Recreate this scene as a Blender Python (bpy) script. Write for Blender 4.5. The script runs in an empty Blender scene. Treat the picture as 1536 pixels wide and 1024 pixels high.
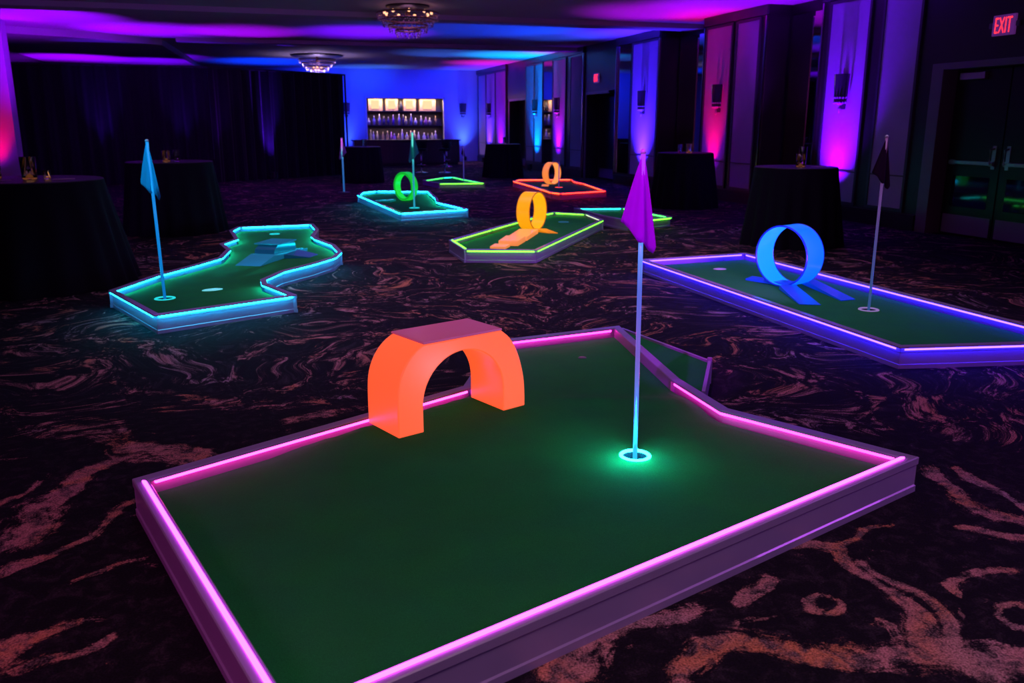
import bpy, bmesh, math, random
import numpy as np
from mathutils import Vector, Matrix, geometry
random.seed(7)
C = bpy.context.scene.collection
SC = bpy.context.scene
R = math.radians
PI = math.pi

# ------------------------------------------------------------------ helpers
def tag(o, label=None, cat=None, group=None, kind=None):
    if label: o['label'] = label
    if cat: o['category'] = cat
    if group: o['group'] = group
    if kind: o['kind'] = kind
    return o

def thing(name, label, cat, loc=(0, 0, 0), rotz=0.0, group=None):
    o = bpy.data.objects.new(name, None)
    o.empty_display_size = 0.1
    C.objects.link(o)
    o.location = loc
    o.rotation_euler = (0, 0, rotz)
    return tag(o, label, cat, group)

def obj(name, bm, mat, parent=None, smooth=False, local=True, label=None, kind=None):
    """one mesh object; local=False: vertices are given in room coordinates and moved to the parent's origin"""
    if parent is not None and not local:
        off = Vector((0, 0, 0)); p = parent
        while p is not None:
            off += p.location; p = p.parent
        bmesh.ops.translate(bm, verts=bm.verts, vec=-off)
    me = bpy.data.meshes.new(name)
    bmesh.ops.recalc_face_normals(bm, faces=bm.faces)
    bm.to_mesh(me); bm.free()
    if smooth:
        for p in me.polygons: p.use_smooth = True
    if smooth == 'auto':
        bt = bmesh.new(); bt.from_mesh(me)
        for e in bt.edges: e.smooth = len(e.link_faces) == 2 and e.calc_face_angle(0) < R(32)
        for f in bt.faces: f.smooth = True
        bt.to_mesh(me); bt.free()
    mats = mat if isinstance(mat, (list, tuple)) else [mat]
    for m in mats: me.materials.append(m)
    o = bpy.data.objects.new(name, me)
    C.objects.link(o)
    if parent is not None: o.parent = parent
    if label: o['label'] = label
    if kind: o['kind'] = kind
    return o

def struct(name, bm, mat, parent=None, smooth=False):
    o = obj(name, bm, mat, parent, smooth)
    if parent is None: o['kind'] = 'structure'
    return o

def copy_tree(o, parent=None):
    c = o.copy(); C.objects.link(c); c.parent = parent
    for ch in list(o.children): copy_tree(ch, c)
    return c

def add_box(bm, x0, x1, y0, y1, z0, z1, bev=0.0):
    vs = [bm.verts.new(p) for p in ((x0,y0,z0),(x1,y0,z0),(x1,y1,z0),(x0,y1,z0),(x0,y0,z1),(x1,y0,z1),(x1,y1,z1),(x0,y1,z1))]
    fs = [bm.faces.new([vs[i] for i in q]) for q in ((0,3,2,1),(4,5,6,7),(0,1,5,4),(1,2,6,5),(2,3,7,6),(3,0,4,7))]
    if bev > 0:
        es = set(e for f in fs for e in f.edges)
        bmesh.ops.bevel(bm, geom=list(es), offset=bev, segments=2, affect='EDGES', profile=0.5)
    return vs

def box(*a, **k):
    bm = bmesh.new(); add_box(bm, *a, **k); return bm

def add_lathe(bm, prof, n=32, cx=0.0, cy=0.0, cz=0.0, cap=True, a0=0.0, a1=2*PI):
    """prof: (r, z) pairs"""
    full = abs(a1 - a0 - 2*PI) < 1e-6
    m = n if full else n + 1
    rings = []
    for r, z in prof:
        rings.append([bm.verts.new((cx + r*math.cos(a0+(a1-a0)*i/n), cy + r*math.sin(a0+(a1-a0)*i/n), cz+z)) for i in range(m)])
    for a, b in zip(rings[:-1], rings[1:]):
        for i in range(n if full else n):
            j = (i+1) % m
            if not full and i+1 >= m: continue
            bm.faces.new((a[i], a[j], b[j], b[i]))
    if cap and full:
        if prof[0][0] > 1e-4: bm.faces.new(list(reversed(rings[0])))
        if prof[-1][0] > 1e-4: bm.faces.new(rings[-1])
    return rings

def lathe(prof, n=32, **k):
    bm = bmesh.new(); add_lathe(bm, prof, n, **k)
    bmesh.ops.remove_doubles(bm, verts=bm.verts, dist=1e-6)
    return bm

def add_tube(bm, pts, r, n=10, cap=True):
    pts = [Vector(p) for p in pts]
    rings = []
    up = Vector((0, 0, 1))
    for i, p in enumerate(pts):
        if i == 0: t = pts[1]-p
        elif i == len(pts)-1: t = p-pts[i-1]
        else: t = (pts[i+1]-p).normalized() + (p-pts[i-1]).normalized()
        t.normalize()
        a = up if abs(t.dot(up)) < 0.95 else Vector((1, 0, 0))
        u = t.cross(a).normalized(); v = t.cross(u)
        rr = r[i] if isinstance(r, (list, tuple)) else r
        rings.append([bm.verts.new(p + (u*math.cos(2*PI*k/n) + v*math.sin(2*PI*k/n))*rr) for k in range(n)])
    for a, b in zip(rings[:-1], rings[1:]):
        for k in range(n): bm.faces.new((a[k], a[(k+1) % n], b[(k+1) % n], b[k]))
    if cap:
        bm.faces.new(list(reversed(rings[0]))); bm.faces.new(rings[-1])

def tube(pts, r, n=10):
    bm = bmesh.new(); add_tube(bm, pts, r, n); return bm

def add_prism(bm, poly, z0, z1):
    a = [bm.verts.new((x, y, z0)) for x, y in poly]
    b = [bm.verts.new((x, y, z1)) for x, y in poly]
    n = len(poly)
    bm.faces.new(list(reversed(a))); bm.faces.new(b)
    for i in range(n): bm.faces.new((a[i], a[(i+1) % n], b[(i+1) % n], b[i]))

# ------------------------------------------------------------------ materials
def lin(c):
    return tuple(((v/255)/12.92 if v/255 <= 0.04045 else ((v/255+0.055)/1.055)**2.4) for v in c)

def newmat(name):
    m = bpy.data.materials.new(name); m.use_nodes = True
    nt = m.node_tree
    for n in list(nt.nodes): nt.nodes.remove(n)
    out = nt.nodes.new('ShaderNodeOutputMaterial')
    return m, nt, out

def pbr(name, col, rough=0.5, metal=0.0, spec=0.5, var=0.0, vscale=8.0, bump=0.0, bscale=40.0, emit=None, estr=1.0, sheen=0.0, coat=0.0, stretch=None, transm=0.0, alpha=1.0):
    m, nt, out = newmat(name)
    b = nt.nodes.new('ShaderNodeBsdfPrincipled')
    nt.links.new(b.outputs[0], out.inputs[0])
    b.inputs['Base Color'].default_value = (*col, 1)
    b.inputs['Roughness'].default_value = rough
    b.inputs['Metallic'].default_value = metal
    b.inputs['Specular IOR Level'].default_value = spec
    if sheen: b.inputs['Sheen Weight'].default_value = sheen
    if coat: b.inputs['Coat Weight'].default_value = coat
    if transm: b.inputs['Transmission Weight'].default_value = transm
    if emit:
        b.inputs['Emission Color'].default_value = (*emit, 1)
        b.inputs['Emission Strength'].default_value = estr
    if var or bump:
        tc = nt.nodes.new('ShaderNodeTexCoord')
        mp = nt.nodes.new('ShaderNodeMapping')
        nt.links.new(tc.outputs['Object'], mp.inputs[0])
        if stretch: mp.inputs['Scale'].default_value = stretch
    if var:
        n = nt.nodes.new('ShaderNodeTexNoise'); n.inputs['Scale'].default_value = vscale; n.inputs['Detail'].default_value = 5
        nt.links.new(mp.outputs[0], n.inputs['Vector'])
        mx = nt.nodes.new('ShaderNodeMix'); mx.data_type = 'RGBA'
        mx.inputs['A'].default_value = (*[v*(1-var) for v in col], 1)
        mx.inputs['B'].default_value = (*[min(1, v*(1+var)) for v in col], 1)
        nt.links.new(n.outputs['Fac'], mx.inputs['Factor'])
        nt.links.new(mx.outputs['Result'], b.inputs['Base Color'])
    if bump:
        n2 = nt.nodes.new('ShaderNodeTexNoise'); n2.inputs['Scale'].default_value = bscale; n2.inputs['Detail'].default_value = 4
        nt.links.new(mp.outputs[0], n2.inputs['Vector'])
        bp = nt.nodes.new('ShaderNodeBump'); bp.inputs['Strength'].default_value = bump; bp.inputs['Distance'].default_value = 0.01
        nt.links.new(n2.outputs['Fac'], bp.inputs['Height'])
        nt.links.new(bp.outputs[0], b.inputs['Normal'])
    return m

def led(name, col, s=1.0):
    m, nt, out = newmat(name)
    e = nt.nodes.new('ShaderNodeEmission')
    e.inputs[0].default_value = (*col, 1); e.inputs[1].default_value = s
    nt.links.new(e.outputs[0], out.inputs[0])
    return m

def glowplastic(name, diff, emit, estr, rough=0.25, trans=0.3):
    """lamp shell of tinted plastic lit from inside"""
    m, nt, out = newmat(name)
    b = nt.nodes.new('ShaderNodeBsdfPrincipled')
    b.inputs['Base Color'].default_value = (*diff, 1)
    b.inputs['Roughness'].default_value = rough
    b.inputs['Emission Color'].default_value = (*emit, 1)
    b.inputs['Emission Strength'].default_value = estr
    nt.links.new(b.outputs[0], out.inputs[0])
    return m

def cloth(name, col, trans=0.5):
    m, nt, out = newmat(name)
    d = nt.nodes.new('ShaderNodeBsdfDiffuse'); d.inputs[0].default_value = (*col, 1)
    t = nt.nodes.new('ShaderNodeBsdfTranslucent'); t.inputs[0].default_value = (*col, 1)
    tc = nt.nodes.new('ShaderNodeTexCoord')
    w = nt.nodes.new('ShaderNodeTexNoise'); w.inputs['Scale'].default_value = 300
    nt.links.new(tc.outputs['Object'], w.inputs['Vector'])
    bp = nt.nodes.new('ShaderNodeBump'); bp.inputs['Strength'].default_value = 0.15; bp.inputs['Distance'].default_value = 0.002
    nt.links.new(w.outputs['Fac'], bp.inputs['Height'])
    nt.links.new(bp.outputs[0], d.inputs['Normal'])
    mx = nt.nodes.new('ShaderNodeMixShader'); mx.inputs[0].default_value = trans
    nt.links.new(d.outputs[0], mx.inputs[1]); nt.links.new(t.outputs[0], mx.inputs[2])
    nt.links.new(mx.outputs[0], out.inputs[0])
    return m

M = {}
M['rail'] = pbr('rail_acrylic', (0.30, 0.25, 0.42), 0.32, 0.0, 0.6, var=0.10, vscale=6, bump=0.02, bscale=90, coat=0.3)
M['railcap'] = M['rail']
M['black'] = pbr('black_plastic', (0.012, 0.012, 0.014), 0.45)
M['chrome'] = pbr('chrome', (0.6, 0.6, 0.62), 0.15, 1.0)
M['darkwood'] = pbr('dark_wall_wood', (0.016, 0.012, 0.016), 0.35, 0, 0.5, var=0.35, vscale=3, stretch=(1, 1, 0.15))
M['frame'] = pbr('panel_frame', (0.055, 0.045, 0.065), 0.35, 0.3, var=0.2, vscale=5)
M['panel'] = pbr('wall_panel_fabric', (0.36, 0.27, 0.43), 0.85, 0, 0.2, var=0.12, vscale=2.2, bump=0.12, bscale=60)
M['mirror'] = pbr('smoked_mirror', (0.34, 0.34, 0.40), 0.03, 1.0)
M['farwall'] = pbr('far_wall_paint', (0.5, 0.5, 0.52), 0.7, 0, 0.3, var=0.06, vscale=1.5)
M['ceil'] = pbr('ceiling_paint', (0.42, 0.40, 0.42), 0.75, 0, 0.25, var=0.15, vscale=0.35, bump=0.05, bscale=3)
M['soffit'] = pbr('soffit_paint', (0.40, 0.38, 0.40), 0.75, 0, 0.25, var=0.15, vscale=0.8)
M['velvet'] = pbr('black_velvet', (0.012, 0.011, 0.016), 0.9, 0, 0.1, sheen=0.2, var=0.3, vscale=12)
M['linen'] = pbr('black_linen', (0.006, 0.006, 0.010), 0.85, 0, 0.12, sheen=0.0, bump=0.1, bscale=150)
M['linen_lit'] = pbr('black_linen_lit', (0.035, 0.022, 0.035), 0.5, 0, 0.35)  # same linen, paler and purplish: light on the top put into the colour
M['door'] = pbr('black_door', (0.008, 0.008, 0.010), 0.30, 0, 0.3)
M['doorframe'] = pbr('door_casing', (0.16, 0.12, 0.17), 0.4, 0.2)
M['steel'] = pbr('brushed_steel', (0.35, 0.33, 0.36), 0.3, 0.9)
M['glass'] = pbr('clear_glass', (0.9, 0.88, 0.95), 0.03, 0, 0.5, transm=1.0)
M['smokeglass'] = pbr('smoked_glass', (0.05, 0.04, 0.07), 0.08, 0, 0.7, coat=0.5)
M['crystal'] = pbr('crystal', (0.62, 0.48, 0.66), 0.12, 0.0, 0.9, coat=0.6, transm=0.35)
M['gilt'] = pbr('gilt', (0.30, 0.17, 0.14), 0.3, 0.9)
M['wax'] = pbr('wax', (0.35, 0.25, 0.2), 0.5, emit=(1, .30, .08), estr=0.12)
M['flame'] = led('flame', (1.0, 0.42, 0.10), 6)
M['bulb'] = led('bulb', (1.0, 0.42, 0.22), 2.2)
M['hole'] = pbr('cup_inside', (0.03, 0.05, 0.08), 0.5)
M['red'] = led('exit_letter', (3.0, 0.06, 0.09), 1.0)
M['exitbox'] = pbr('exit_box', (0.20, 0.13, 0.28), 0.35)
M['exitface'] = pbr('exit_face_plate', (.35, .2, .5), .4, emit=(.12, .02, .20), estr=.5)
M['tubeorange'] = None

# turf -----------------------------------------------------------------
def turf_mat(name, col):
    m, nt, out = newmat(name)
    b = nt.nodes.new('ShaderNodeBsdfPrincipled')
    b.inputs['Roughness'].default_value = 0.95
    b.inputs['Specular IOR Level'].default_value = 0.06
    b.inputs['Sheen Weight'].default_value = 0.04
    b.inputs['Sheen Tint'].default_value = (*[min(1, c*3) for c in col], 1)
    tc = nt.nodes.new('ShaderNodeTexCoord')
    n = nt.nodes.new('ShaderNodeTexNoise'); n.inputs['Scale'].default_value = 320; n.inputs['Detail'].default_value = 3
    n2 = nt.nodes.new('ShaderNodeTexNoise'); n2.inputs['Scale'].default_value = 5; n2.inputs['Detail'].default_value = 4
    for q in (n, n2): nt.links.new(tc.outputs['Object'], q.inputs['Vector'])
    mx = nt.nodes.new('ShaderNodeMix'); mx.data_type = 'RGBA'
    mx.inputs['A'].default_value = (*[c*0.45 for c in col], 1); mx.inputs['B'].default_value = (*[c*1.55 for c in col], 1)
    nt.links.new(n.outputs['Fac'], mx.inputs['Factor'])
    mx2 = nt.nodes.new('ShaderNodeMix'); mx2.data_type = 'RGBA'; mx2.blend_type = 'MULTIPLY'; mx2.inputs['Factor'].default_value = 0.35
    nt.links.new(mx.outputs['Result'], mx2.inputs['A'])
    nt.links.new(n2.outputs['Color'], mx2.inputs['B'])
    nt.links.new(mx2.outputs['Result'], b.inputs['Base Color'])
    bp = nt.nodes.new('ShaderNodeBump'); bp.inputs['Strength'].default_value = 0.5; bp.inputs['Distance'].default_value = 0.004
    nt.links.new(n.outputs['Fac'], bp.inputs['Height'])
    nt.links.new(bp.outputs[0], b.inputs['Normal'])
    nt.links.new(b.outputs[0], out.inputs[0])
    return m
M['turf'] = turf_mat('putting_turf', (0.018, 0.235, 0.054))

# carpet ---------------------------------------------------------------
def carpet_mat():
    m, nt, out = newmat('swirl_carpet')
    N = nt.nodes.new; L = nt.links.new
    b = N('ShaderNodeBsdfPrincipled'); b.inputs['Roughness'].default_value = 0.95; b.inputs['Specular IOR Level'].default_value = 0.12
    tc = N('ShaderNodeTexCoord')
    def noise(vec, scale, detail=3, dist=0.0, rough=0.5):
        n = N('ShaderNodeTexNoise'); n.inputs['Scale'].default_value = scale; n.inputs['Detail'].default_value = detail
        n.inputs['Distortion'].default_value = dist; n.inputs['Roughness'].default_value = rough
        L(vec, n.inputs['Vector']); return n
    def vm(op, a, bb):
        n = N('ShaderNodeVectorMath'); n.operation = op
        L(a, n.inputs[0])
        if isinstance(bb, tuple): n.inputs[1].default_value = bb
        else: L(bb, n.inputs[1])
        return n.outputs[0]
    def mt(op, a, bb=None, cc=None):
        n = N('ShaderNodeMath'); n.operation = op
        for i, q in enumerate((a, bb, cc)):
            if q is None: continue
            if isinstance(q, (int, float)): n.inputs[i].default_value = q
            else: L(q, n.inputs[i])
        return n.outputs[0]
    def sm(v, lo, hi):
        n = N('ShaderNodeMapRange'); n.interpolation_type = 'SMOOTHSTEP'
        n.inputs['From Min'].default_value = lo; n.inputs['From Max'].default_value = hi
        L(v, n.inputs['Value']); return n.outputs[0]
    def mix(f, a, bb):
        n = N('ShaderNodeMix'); n.data_type = 'RGBA'
        L(f, n.inputs['Factor'])
        for key, q in (('A', a), ('B', bb)):
            if isinstance(q, tuple): n.inputs[key].default_value = (*q, 1)
            else: L(q, n.inputs[key])
        return n.outputs['Result']
    P = tc.outputs['Object']
    w = noise(P, 0.55, 2).outputs['Color']
    off = vm('MULTIPLY', vm('SUBTRACT', w, (0.5, 0.5, 0.5)), (2.4, 2.4, 0))
    P2 = vm('ADD', P, off)
    w2 = noise(P2, 2.0, 2).outputs['Color']
    P3 = vm('ADD', P2, vm('MULTIPLY', vm('SUBTRACT', w2, (0.5, 0.5, 0.5)), (0.5, 0.5, 0)))
    v = noise(P3, 0.8, 2).outputs['Fac']
    bands = mt('MULTIPLY_ADD', mt('SINE', mt('MULTIPLY', v, 42.0)), 0.5, 0.5)
    at = N('ShaderNodeAttribute'); at.attribute_name = 'swirl'
    has = N('ShaderNodeAttribute'); has.attribute_name = 'drawn'
    # streaks follow the bands: noise sampled on (band value, slow position)
    cmb = N('ShaderNodeCombineXYZ')
    L(mt('MULTIPLY', v, 16.0), cmb.inputs[0])
    sx = N('ShaderNodeSeparateXYZ'); L(P2, sx.inputs[0])
    L(mt('MULTIPLY', sx.outputs[0], 0.9), cmb.inputs[1]); L(mt('MULTIPLY', sx.outputs[1], 0.9), cmb.inputs[2])
    streak = noise(cmb.outputs[0], 3.0, 5, 0.0, 0.65).outputs['Fac']
    fine = noise(P3, 16, 6, 0.6, 0.7).outputs['Fac']
    vfine = noise(P, 140, 3, 0, 0.6).outputs['Fac']
    al = N('ShaderNodeAttribute'); al.attribute_name = 'along'
    ac = N('ShaderNodeAttribute'); ac.attribute_name = 'across'
    cb2 = N('ShaderNodeCombineXYZ')
    L(mt('MULTIPLY', al.outputs['Fac'], 2.2), cb2.inputs[0]); L(mt('MULTIPLY', ac.outputs['Fac'], 16.0), cb2.inputs[1]); 
    cb2v = vm('ADD', cb2.outputs[0], vm('MULTIPLY', w2, (0.8, 1.6, 0)))
    brush = noise(cb2v, 1.0, 6, 0.3, 0.68).outputs['Fac']
    torn = noise(P3, 9, 6, 0.3, 0.72).outputs['Fac']
    brush2 = noise(cb2v, 3.6, 6, 0.5, 0.72).outputs['Fac']
    blot = noise(P, 14, 5, 0.6, 0.7).outputs['Fac']
    def con(v_, k): return mt('MULTIPLY', mt('SUBTRACT', v_, 0.5), k)
    free = mt('ADD', mt('ADD', mt('MULTIPLY', bands, 0.20), 0.40), mt('ADD', con(streak, 0.95), mt('ADD', con(fine, 1.0), con(torn, .7))))
    drawnv = mt('ADD', mt('ADD', mt('MULTIPLY', at.outputs['Fac'], 0.62), .33), mt('ADD', con(brush, 1.1), mt('ADD', con(blot, .9), con(brush2, .9))))
    mixv = N('ShaderNodeMix'); mixv.data_type = 'FLOAT'
    L(mt('MULTIPLY', has.outputs['Fac'], 0.72), mixv.inputs[0]); L(free, mixv.inputs[2]); L(drawnv, mixv.inputs[3])
    s = mt('ADD', mixv.outputs[0], con(vfine, 0.28))
    mask = sm(s, 0.58, 0.80)
    fm_ = N('ShaderNodeMix'); fm_.data_type = 'FLOAT'; L(has.outputs['Fac'], fm_.inputs[0]); L(fine, fm_.inputs[2]); L(blot, fm_.inputs[3]); fine = fm_.outputs[0]
    hue = noise(P3, 2.3, 4, 0.4).outputs['Fac']
    tan = mix(sm(hue, 0.42, 0.66), (0.44, 0.19, 0.19), (0.50, 0.175, 0.085))
    tan = mix(sm(noise(P2, 1.1, 3).outputs['Fac'], 0.52, 0.70), tan, (0.32, 0.205, 0.25))
    tan = mix(sm(fine, 0.38, 0.6), mix(sm(vfine, 0.3, 0.7), (0.06, 0.04, 0.05), (0.16, 0.10, 0.10)), tan)
    dark = mix(sm(fine, 0.45, 0.75), (0.007, 0.005, 0.010), (0.035, 0.024, 0.036))
    col = mix(mask, dark, tan)
    grain = mt('MAXIMUM', mt('MULTIPLY_ADD', vfine, 3.4, -0.75), 0.12)
    g = N('ShaderNodeMix'); g.data_type = 'RGBA'; g.blend_type = 'MULTIPLY'; g.inputs['Factor'].default_value = 1.0
    L(col, g.inputs['A']); L(grain, g.inputs['B'])
    L(g.outputs['Result'], b.inputs['Base Color'])
    bp = N('ShaderNodeBump'); bp.inputs['Strength'].default_value = 0.25; bp.inputs['Distance'].default_value = 0.004
    L(vfine, bp.inputs['Height']); L(bp.outputs[0], b.inputs['Normal'])
    L(b.outputs[0], out.inputs[0])
    return m
M['carpet'] = carpet_mat()

# ------------------------------------------------------------------ camera
cam = bpy.data.cameras.new('camera'); co = bpy.data.objects.new('camera', cam); C.objects.link(co)
cam.sensor_width = 36.0
cam.lens = 36.0*1282.0/1536.0
cam.clip_start = 0.05; cam.clip_end = 200
co.location = (0, 0, 1.6)
co.rotation_euler = (R(90-14.3), 0, R(-16.8))
cam.dof.use_dof = True; cam.dof.focus_distance = 4.3; cam.dof.aperture_fstop = 4.0
SC.camera = co

# ------------------------------------------------------------------ room shell
HC = 3.8
YF = 37.3
XL, YB = -6.4, -5.0
XR = 9.7            # face of the panelled right wall
XB = 10.2           # back of its recesses

def carpet_floor():
    """fine grid near the camera so the woven swirls can be drawn on it, a coarse sheet beyond"""
    x0, x1, y0, y1, st = -3.6, 5.6, 0.6, 5.4, 0.016
    nx = int(round((x1-x0)/st)); ny = int(round((y1-y0)/st))
    xs = np.linspace(x0, x1, nx+1); ys = np.linspace(y0, y1, ny+1)
    X, Y = np.meshgrid(xs, ys, indexing='ij')
    val, drawn, al_, ac_ = swirl(X, Y)
    verts = np.stack([X.ravel(), Y.ravel(), np.zeros(X.size)], 1)
    idx = np.arange(X.size).reshape(nx+1, ny+1)
    q = np.stack([idx[:-1, :-1], idx[1:, :-1], idx[1:, 1:], idx[:-1, 1:]], -1).reshape(-1, 4)
    ex = np.array([[XL-.6, YB-.3, 0], [x0, YB-.3, 0], [x1, YB-.3, 0], [XB+.6, YB-.3, 0],
                   [XL-.6, y0, 0], [XB+.6, y0, 0], [XL-.6, y1, 0], [XB+.6, y1, 0],
                   [XL-.6, YF+1, 0], [x0, YF+1, 0], [x1, YF+1, 0], [XB+.6, YF+1, 0]])
    n = len(verts)
    c00, c10, c01, c11 = idx[0, 0], idx[-1, 0], idx[0, -1], idx[-1, -1]
    polys = [list(map(int, f)) for f in q]
    e = lambda k: n+k
    bottom = [int(v) for v in idx[:, 0]]; top = [int(v) for v in idx[:, -1]]
    left = [int(v) for v in idx[0, :]]; right = [int(v) for v in idx[-1, :]]
    polys += [[e(0), e(1), bottom[0], e(4)], [e(1), e(2)] + bottom[::-1], [e(2), e(3), e(5), bottom[-1]],
              [e(4)] + left + [e(6)], right[::-1] + [e(7), e(5)][::1] if False else [right[0], e(5), e(7)] + right[:0:-1],
              [e(6), top[0], e(9), e(8)], top + [e(10), e(9)], [top[-1], e(7), e(11), e(10)]]
    me = bpy.data.meshes.new('floor')
    me.from_pydata([tuple(map(float, v)) for v in verts] + [tuple(map(float, v)) for v in ex], [], polys)
    a = me.attributes.new('swirl', 'FLOAT', 'POINT'); d = me.attributes.new('drawn', 'FLOAT', 'POINT')
    a.data.foreach_set('value', np.concatenate([val.ravel(), np.zeros(len(ex))]).astype(np.float32))
    d.data.foreach_set('value', np.concatenate([drawn.ravel(), np.zeros(len(ex))]).astype(np.float32))
    for nm, arr in (('along', al_), ('across', ac_)):
        q_ = me.attributes.new(nm, 'FLOAT', 'POINT'); q_.data.foreach_set('value', np.concatenate([arr.ravel(), np.zeros(len(ex))]).astype(np.float32))
    me.materials.append(M['carpet'])
    o = bpy.data.objects.new('floor', me); C.objects.link(o); o['kind'] = 'structure'
    bmx = bmesh.new(); bmx.from_mesh(me); bmesh.ops.recalc_face_normals(bmx, faces=bmx.faces)
    if sum(f.normal.z for f in list(bmx.faces)[:50]) < 0: bmesh.ops.reverse_faces(bmx, faces=bmx.faces)
    bmx.to_mesh(me); bmx.free()

def stroke(X, Y, pts, w0, w1=None):
    """soft band along a polyline on the floor: 1 in its middle, 0 outside; also arc length and offset across"""
    w1 = w0 if w1 is None else w1
    out = np.zeros_like(X); al = np.zeros_like(X); ac = np.zeros_like(X)
    # round the polyline off
    p = np.array(pts, float)
    for _ in range(2):
        if len(p) < 3: break
        q = np.empty((2*len(p)-2, 2)); q[0::2] = .75*p[:-1]+.25*p[1:]; q[1::2] = .25*p[:-1]+.75*p[1:]
        q[0] = p[0]; q[-1] = p[-1]; p = q
    n = len(p)-1; s0 = 0.0
    best = np.full_like(X, 1e9)
    for i in range(n):
        (ax, ay), (bx, by) = p[i], p[i+1]
        dx, dy = bx-ax, by-ay; l = math.hypot(dx, dy)+1e-9
        t = np.clip(((X-ax)*dx+(Y-ay)*dy)/(l*l), 0, 1)
        d = np.hypot(X-ax-t*dx, Y-ay-t*dy)
        w = (w0+(w1-w0)*(i+t)/n)
        k = d < best
        best = np.where(k, d, best)
        out = np.where(k, np.clip(1.35-d/w, 0, 1), out)
        al = np.where(k, s0+t*l, al); ac = np.where(k, ((X-ax)*dy-(Y-ay)*dx)/l, ac)
        s0 += l
    return out, al, ac, best

SWIRLS = []   # (points, width start, width end)
RINGS = []    # (cx, cy, radius, half width)
def swirl(X, Y):
    X0, Y0 = X, Y
    X = X0+.05*np.sin(5.1*Y0+1.7*np.sin(3.3*X0))+.025*np.sin(13*Y0+4*X0)+.010*np.sin(31*X0-17*Y0)
    Y = Y0+.04*np.sin(4.3*X0+2.1*np.sin(2.9*Y0))+.022*np.sin(11*X0-5*Y0)+.010*np.sin(27*Y0+23*X0)
    v = np.zeros_like(X); al = X*1.0; ac = Y*.3; near = np.zeros_like(X)
    for j, (pts, a, b_) in enumerate(SWIRLS):
        o_, l_, c_, d_ = stroke(X, Y, pts, a, b_)
        near = np.maximum(near, np.clip(2.2-d_/.22, 0, 1))
        k = o_ > v
        v = np.where(k, o_, v); al = np.where(k, l_+j*3.7, al); ac = np.where(k, c_+j*1.3, ac)
    for cx, cy, r, hw in RINGS:
        rr = np.hypot(X0-cx+.4*(X-X0), Y0-cy+.4*(Y-Y0))
        v = np.where(rr < r+.12, v*.0, v)
        v = np.maximum(v, np.clip(1.4-np.abs(rr-r)/hw, 0, 1))
    X, Y = X0, Y0
    fx = np.minimum(np.clip((X+3.6)/0.8, 0, 1), np.clip((5.6-X)/0.8, 0, 1))
    fy = np.clip((5.4-Y)/1.2, 0, 1)*np.clip((Y-0.6)/0.2, 0, 1)
    return v, fx*fy*near, al, ac
SWIRLS = [
    ([(-1.40, 5.01), (-1.20, 5.02), (-1.00, 4.81), (-0.70, 4.47), (-0.33, 4.23)], 0.100, 0.120),
    ([(-1.45, 5.24), (-1.21, 5.24), (-0.93, 5.01), (-0.75, 4.66)], 0.060, 0.030),
    ([(-1.05, 3.53), (-0.96, 3.70), (-0.88, 3.95), (-0.81, 4.21), (-0.65, 4.36)], 0.100, 0.060),
    ([(-0.99, 3.28), (-0.87, 3.37), (-0.76, 3.51), (-0.61, 3.87)], 0.050, 0.030),
    ([(-1.12, 3.83), (-1.05, 3.97), (-1.03, 4.15)], 0.040, 0.020),
    ([(-0.84, 2.66), (-0.75, 2.74), (-0.58, 2.78)], 0.080, 0.030),
    ([(-0.82, 2.55), (-0.66, 2.57), (-0.52, 2.68)], 0.040, 0.020),
    ([(-0.67, 3.10), (-0.54, 3.17), (-0.43, 3.17)], 0.030, 0.020),
    ([(-0.60, 5.20), (-0.38, 5.23), (-0.08, 5.01), (0.19, 4.95), (0.55, 4.91)], 0.090, 0.060),
    ([(0.07, 4.71), (0.32, 4.70), (0.59, 4.74)], 0.080, 0.050),
    ([(0.74, 2.08), (0.98, 2.26), (1.13, 2.29), (1.27, 2.29)], 0.100, 0.070),
    ([(1.12, 1.98), (1.36, 2.08), (1.55, 2.00), (1.71, 1.89), (1.96, 1.84), (2.25, 1.82)], 0.070, 0.110),
    ([(2.11, 2.44), (1.99, 2.11), (1.95, 1.93), (2.00, 1.78)], 0.035, 0.080),
    ([(2.15, 2.36), (2.09, 2.08), (2.03, 1.92)], 0.030, 0.050),
    ([(2.14, 2.47), (2.01, 2.58), (1.89, 2.60)], 0.030, 0.020),
    ([(2.14, 2.47), (2.31, 2.59), (2.45, 2.66)], 0.020, 0.015),
    ([(3.07, 3.09), (2.93, 2.82), (2.95, 2.61), (2.96, 2.49)], 0.050, 0.060),
    ([(3.23, 3.08), (3.09, 2.83), (3.09, 2.61)], 0.030, 0.035),
    ([(2.74, 2.52), (2.79, 2.44), (2.87, 2.33)], 0.040, 0.050),
    ([(2.15, 2.05), (2.31, 2.19), (2.47, 2.20), (2.60, 2.14)], 0.020, 0.035),
    ([(1.47, 2.32), (1.59, 2.42), (1.68, 2.44)], 0.040, 0.020),
    ([(1.46, 2.16), (1.62, 2.26), (1.70, 2.25)], 0.020, 0.015),
    ([(1.84, 2.08), (1.89, 2.03), (1.89, 1.97)], 0.020, 0.030),
]
RINGS = [(1.76, 2.22, 0.057, .022), (2.35, 1.95, 0.070, .022)]
carpet_floor()

bm = bmesh.new(); add_box(bm, XL-.6, XB+.6, YB-.3, YF+1, HC, HC+.15)
struct('ceiling', bm, M['ceil'])
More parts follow.
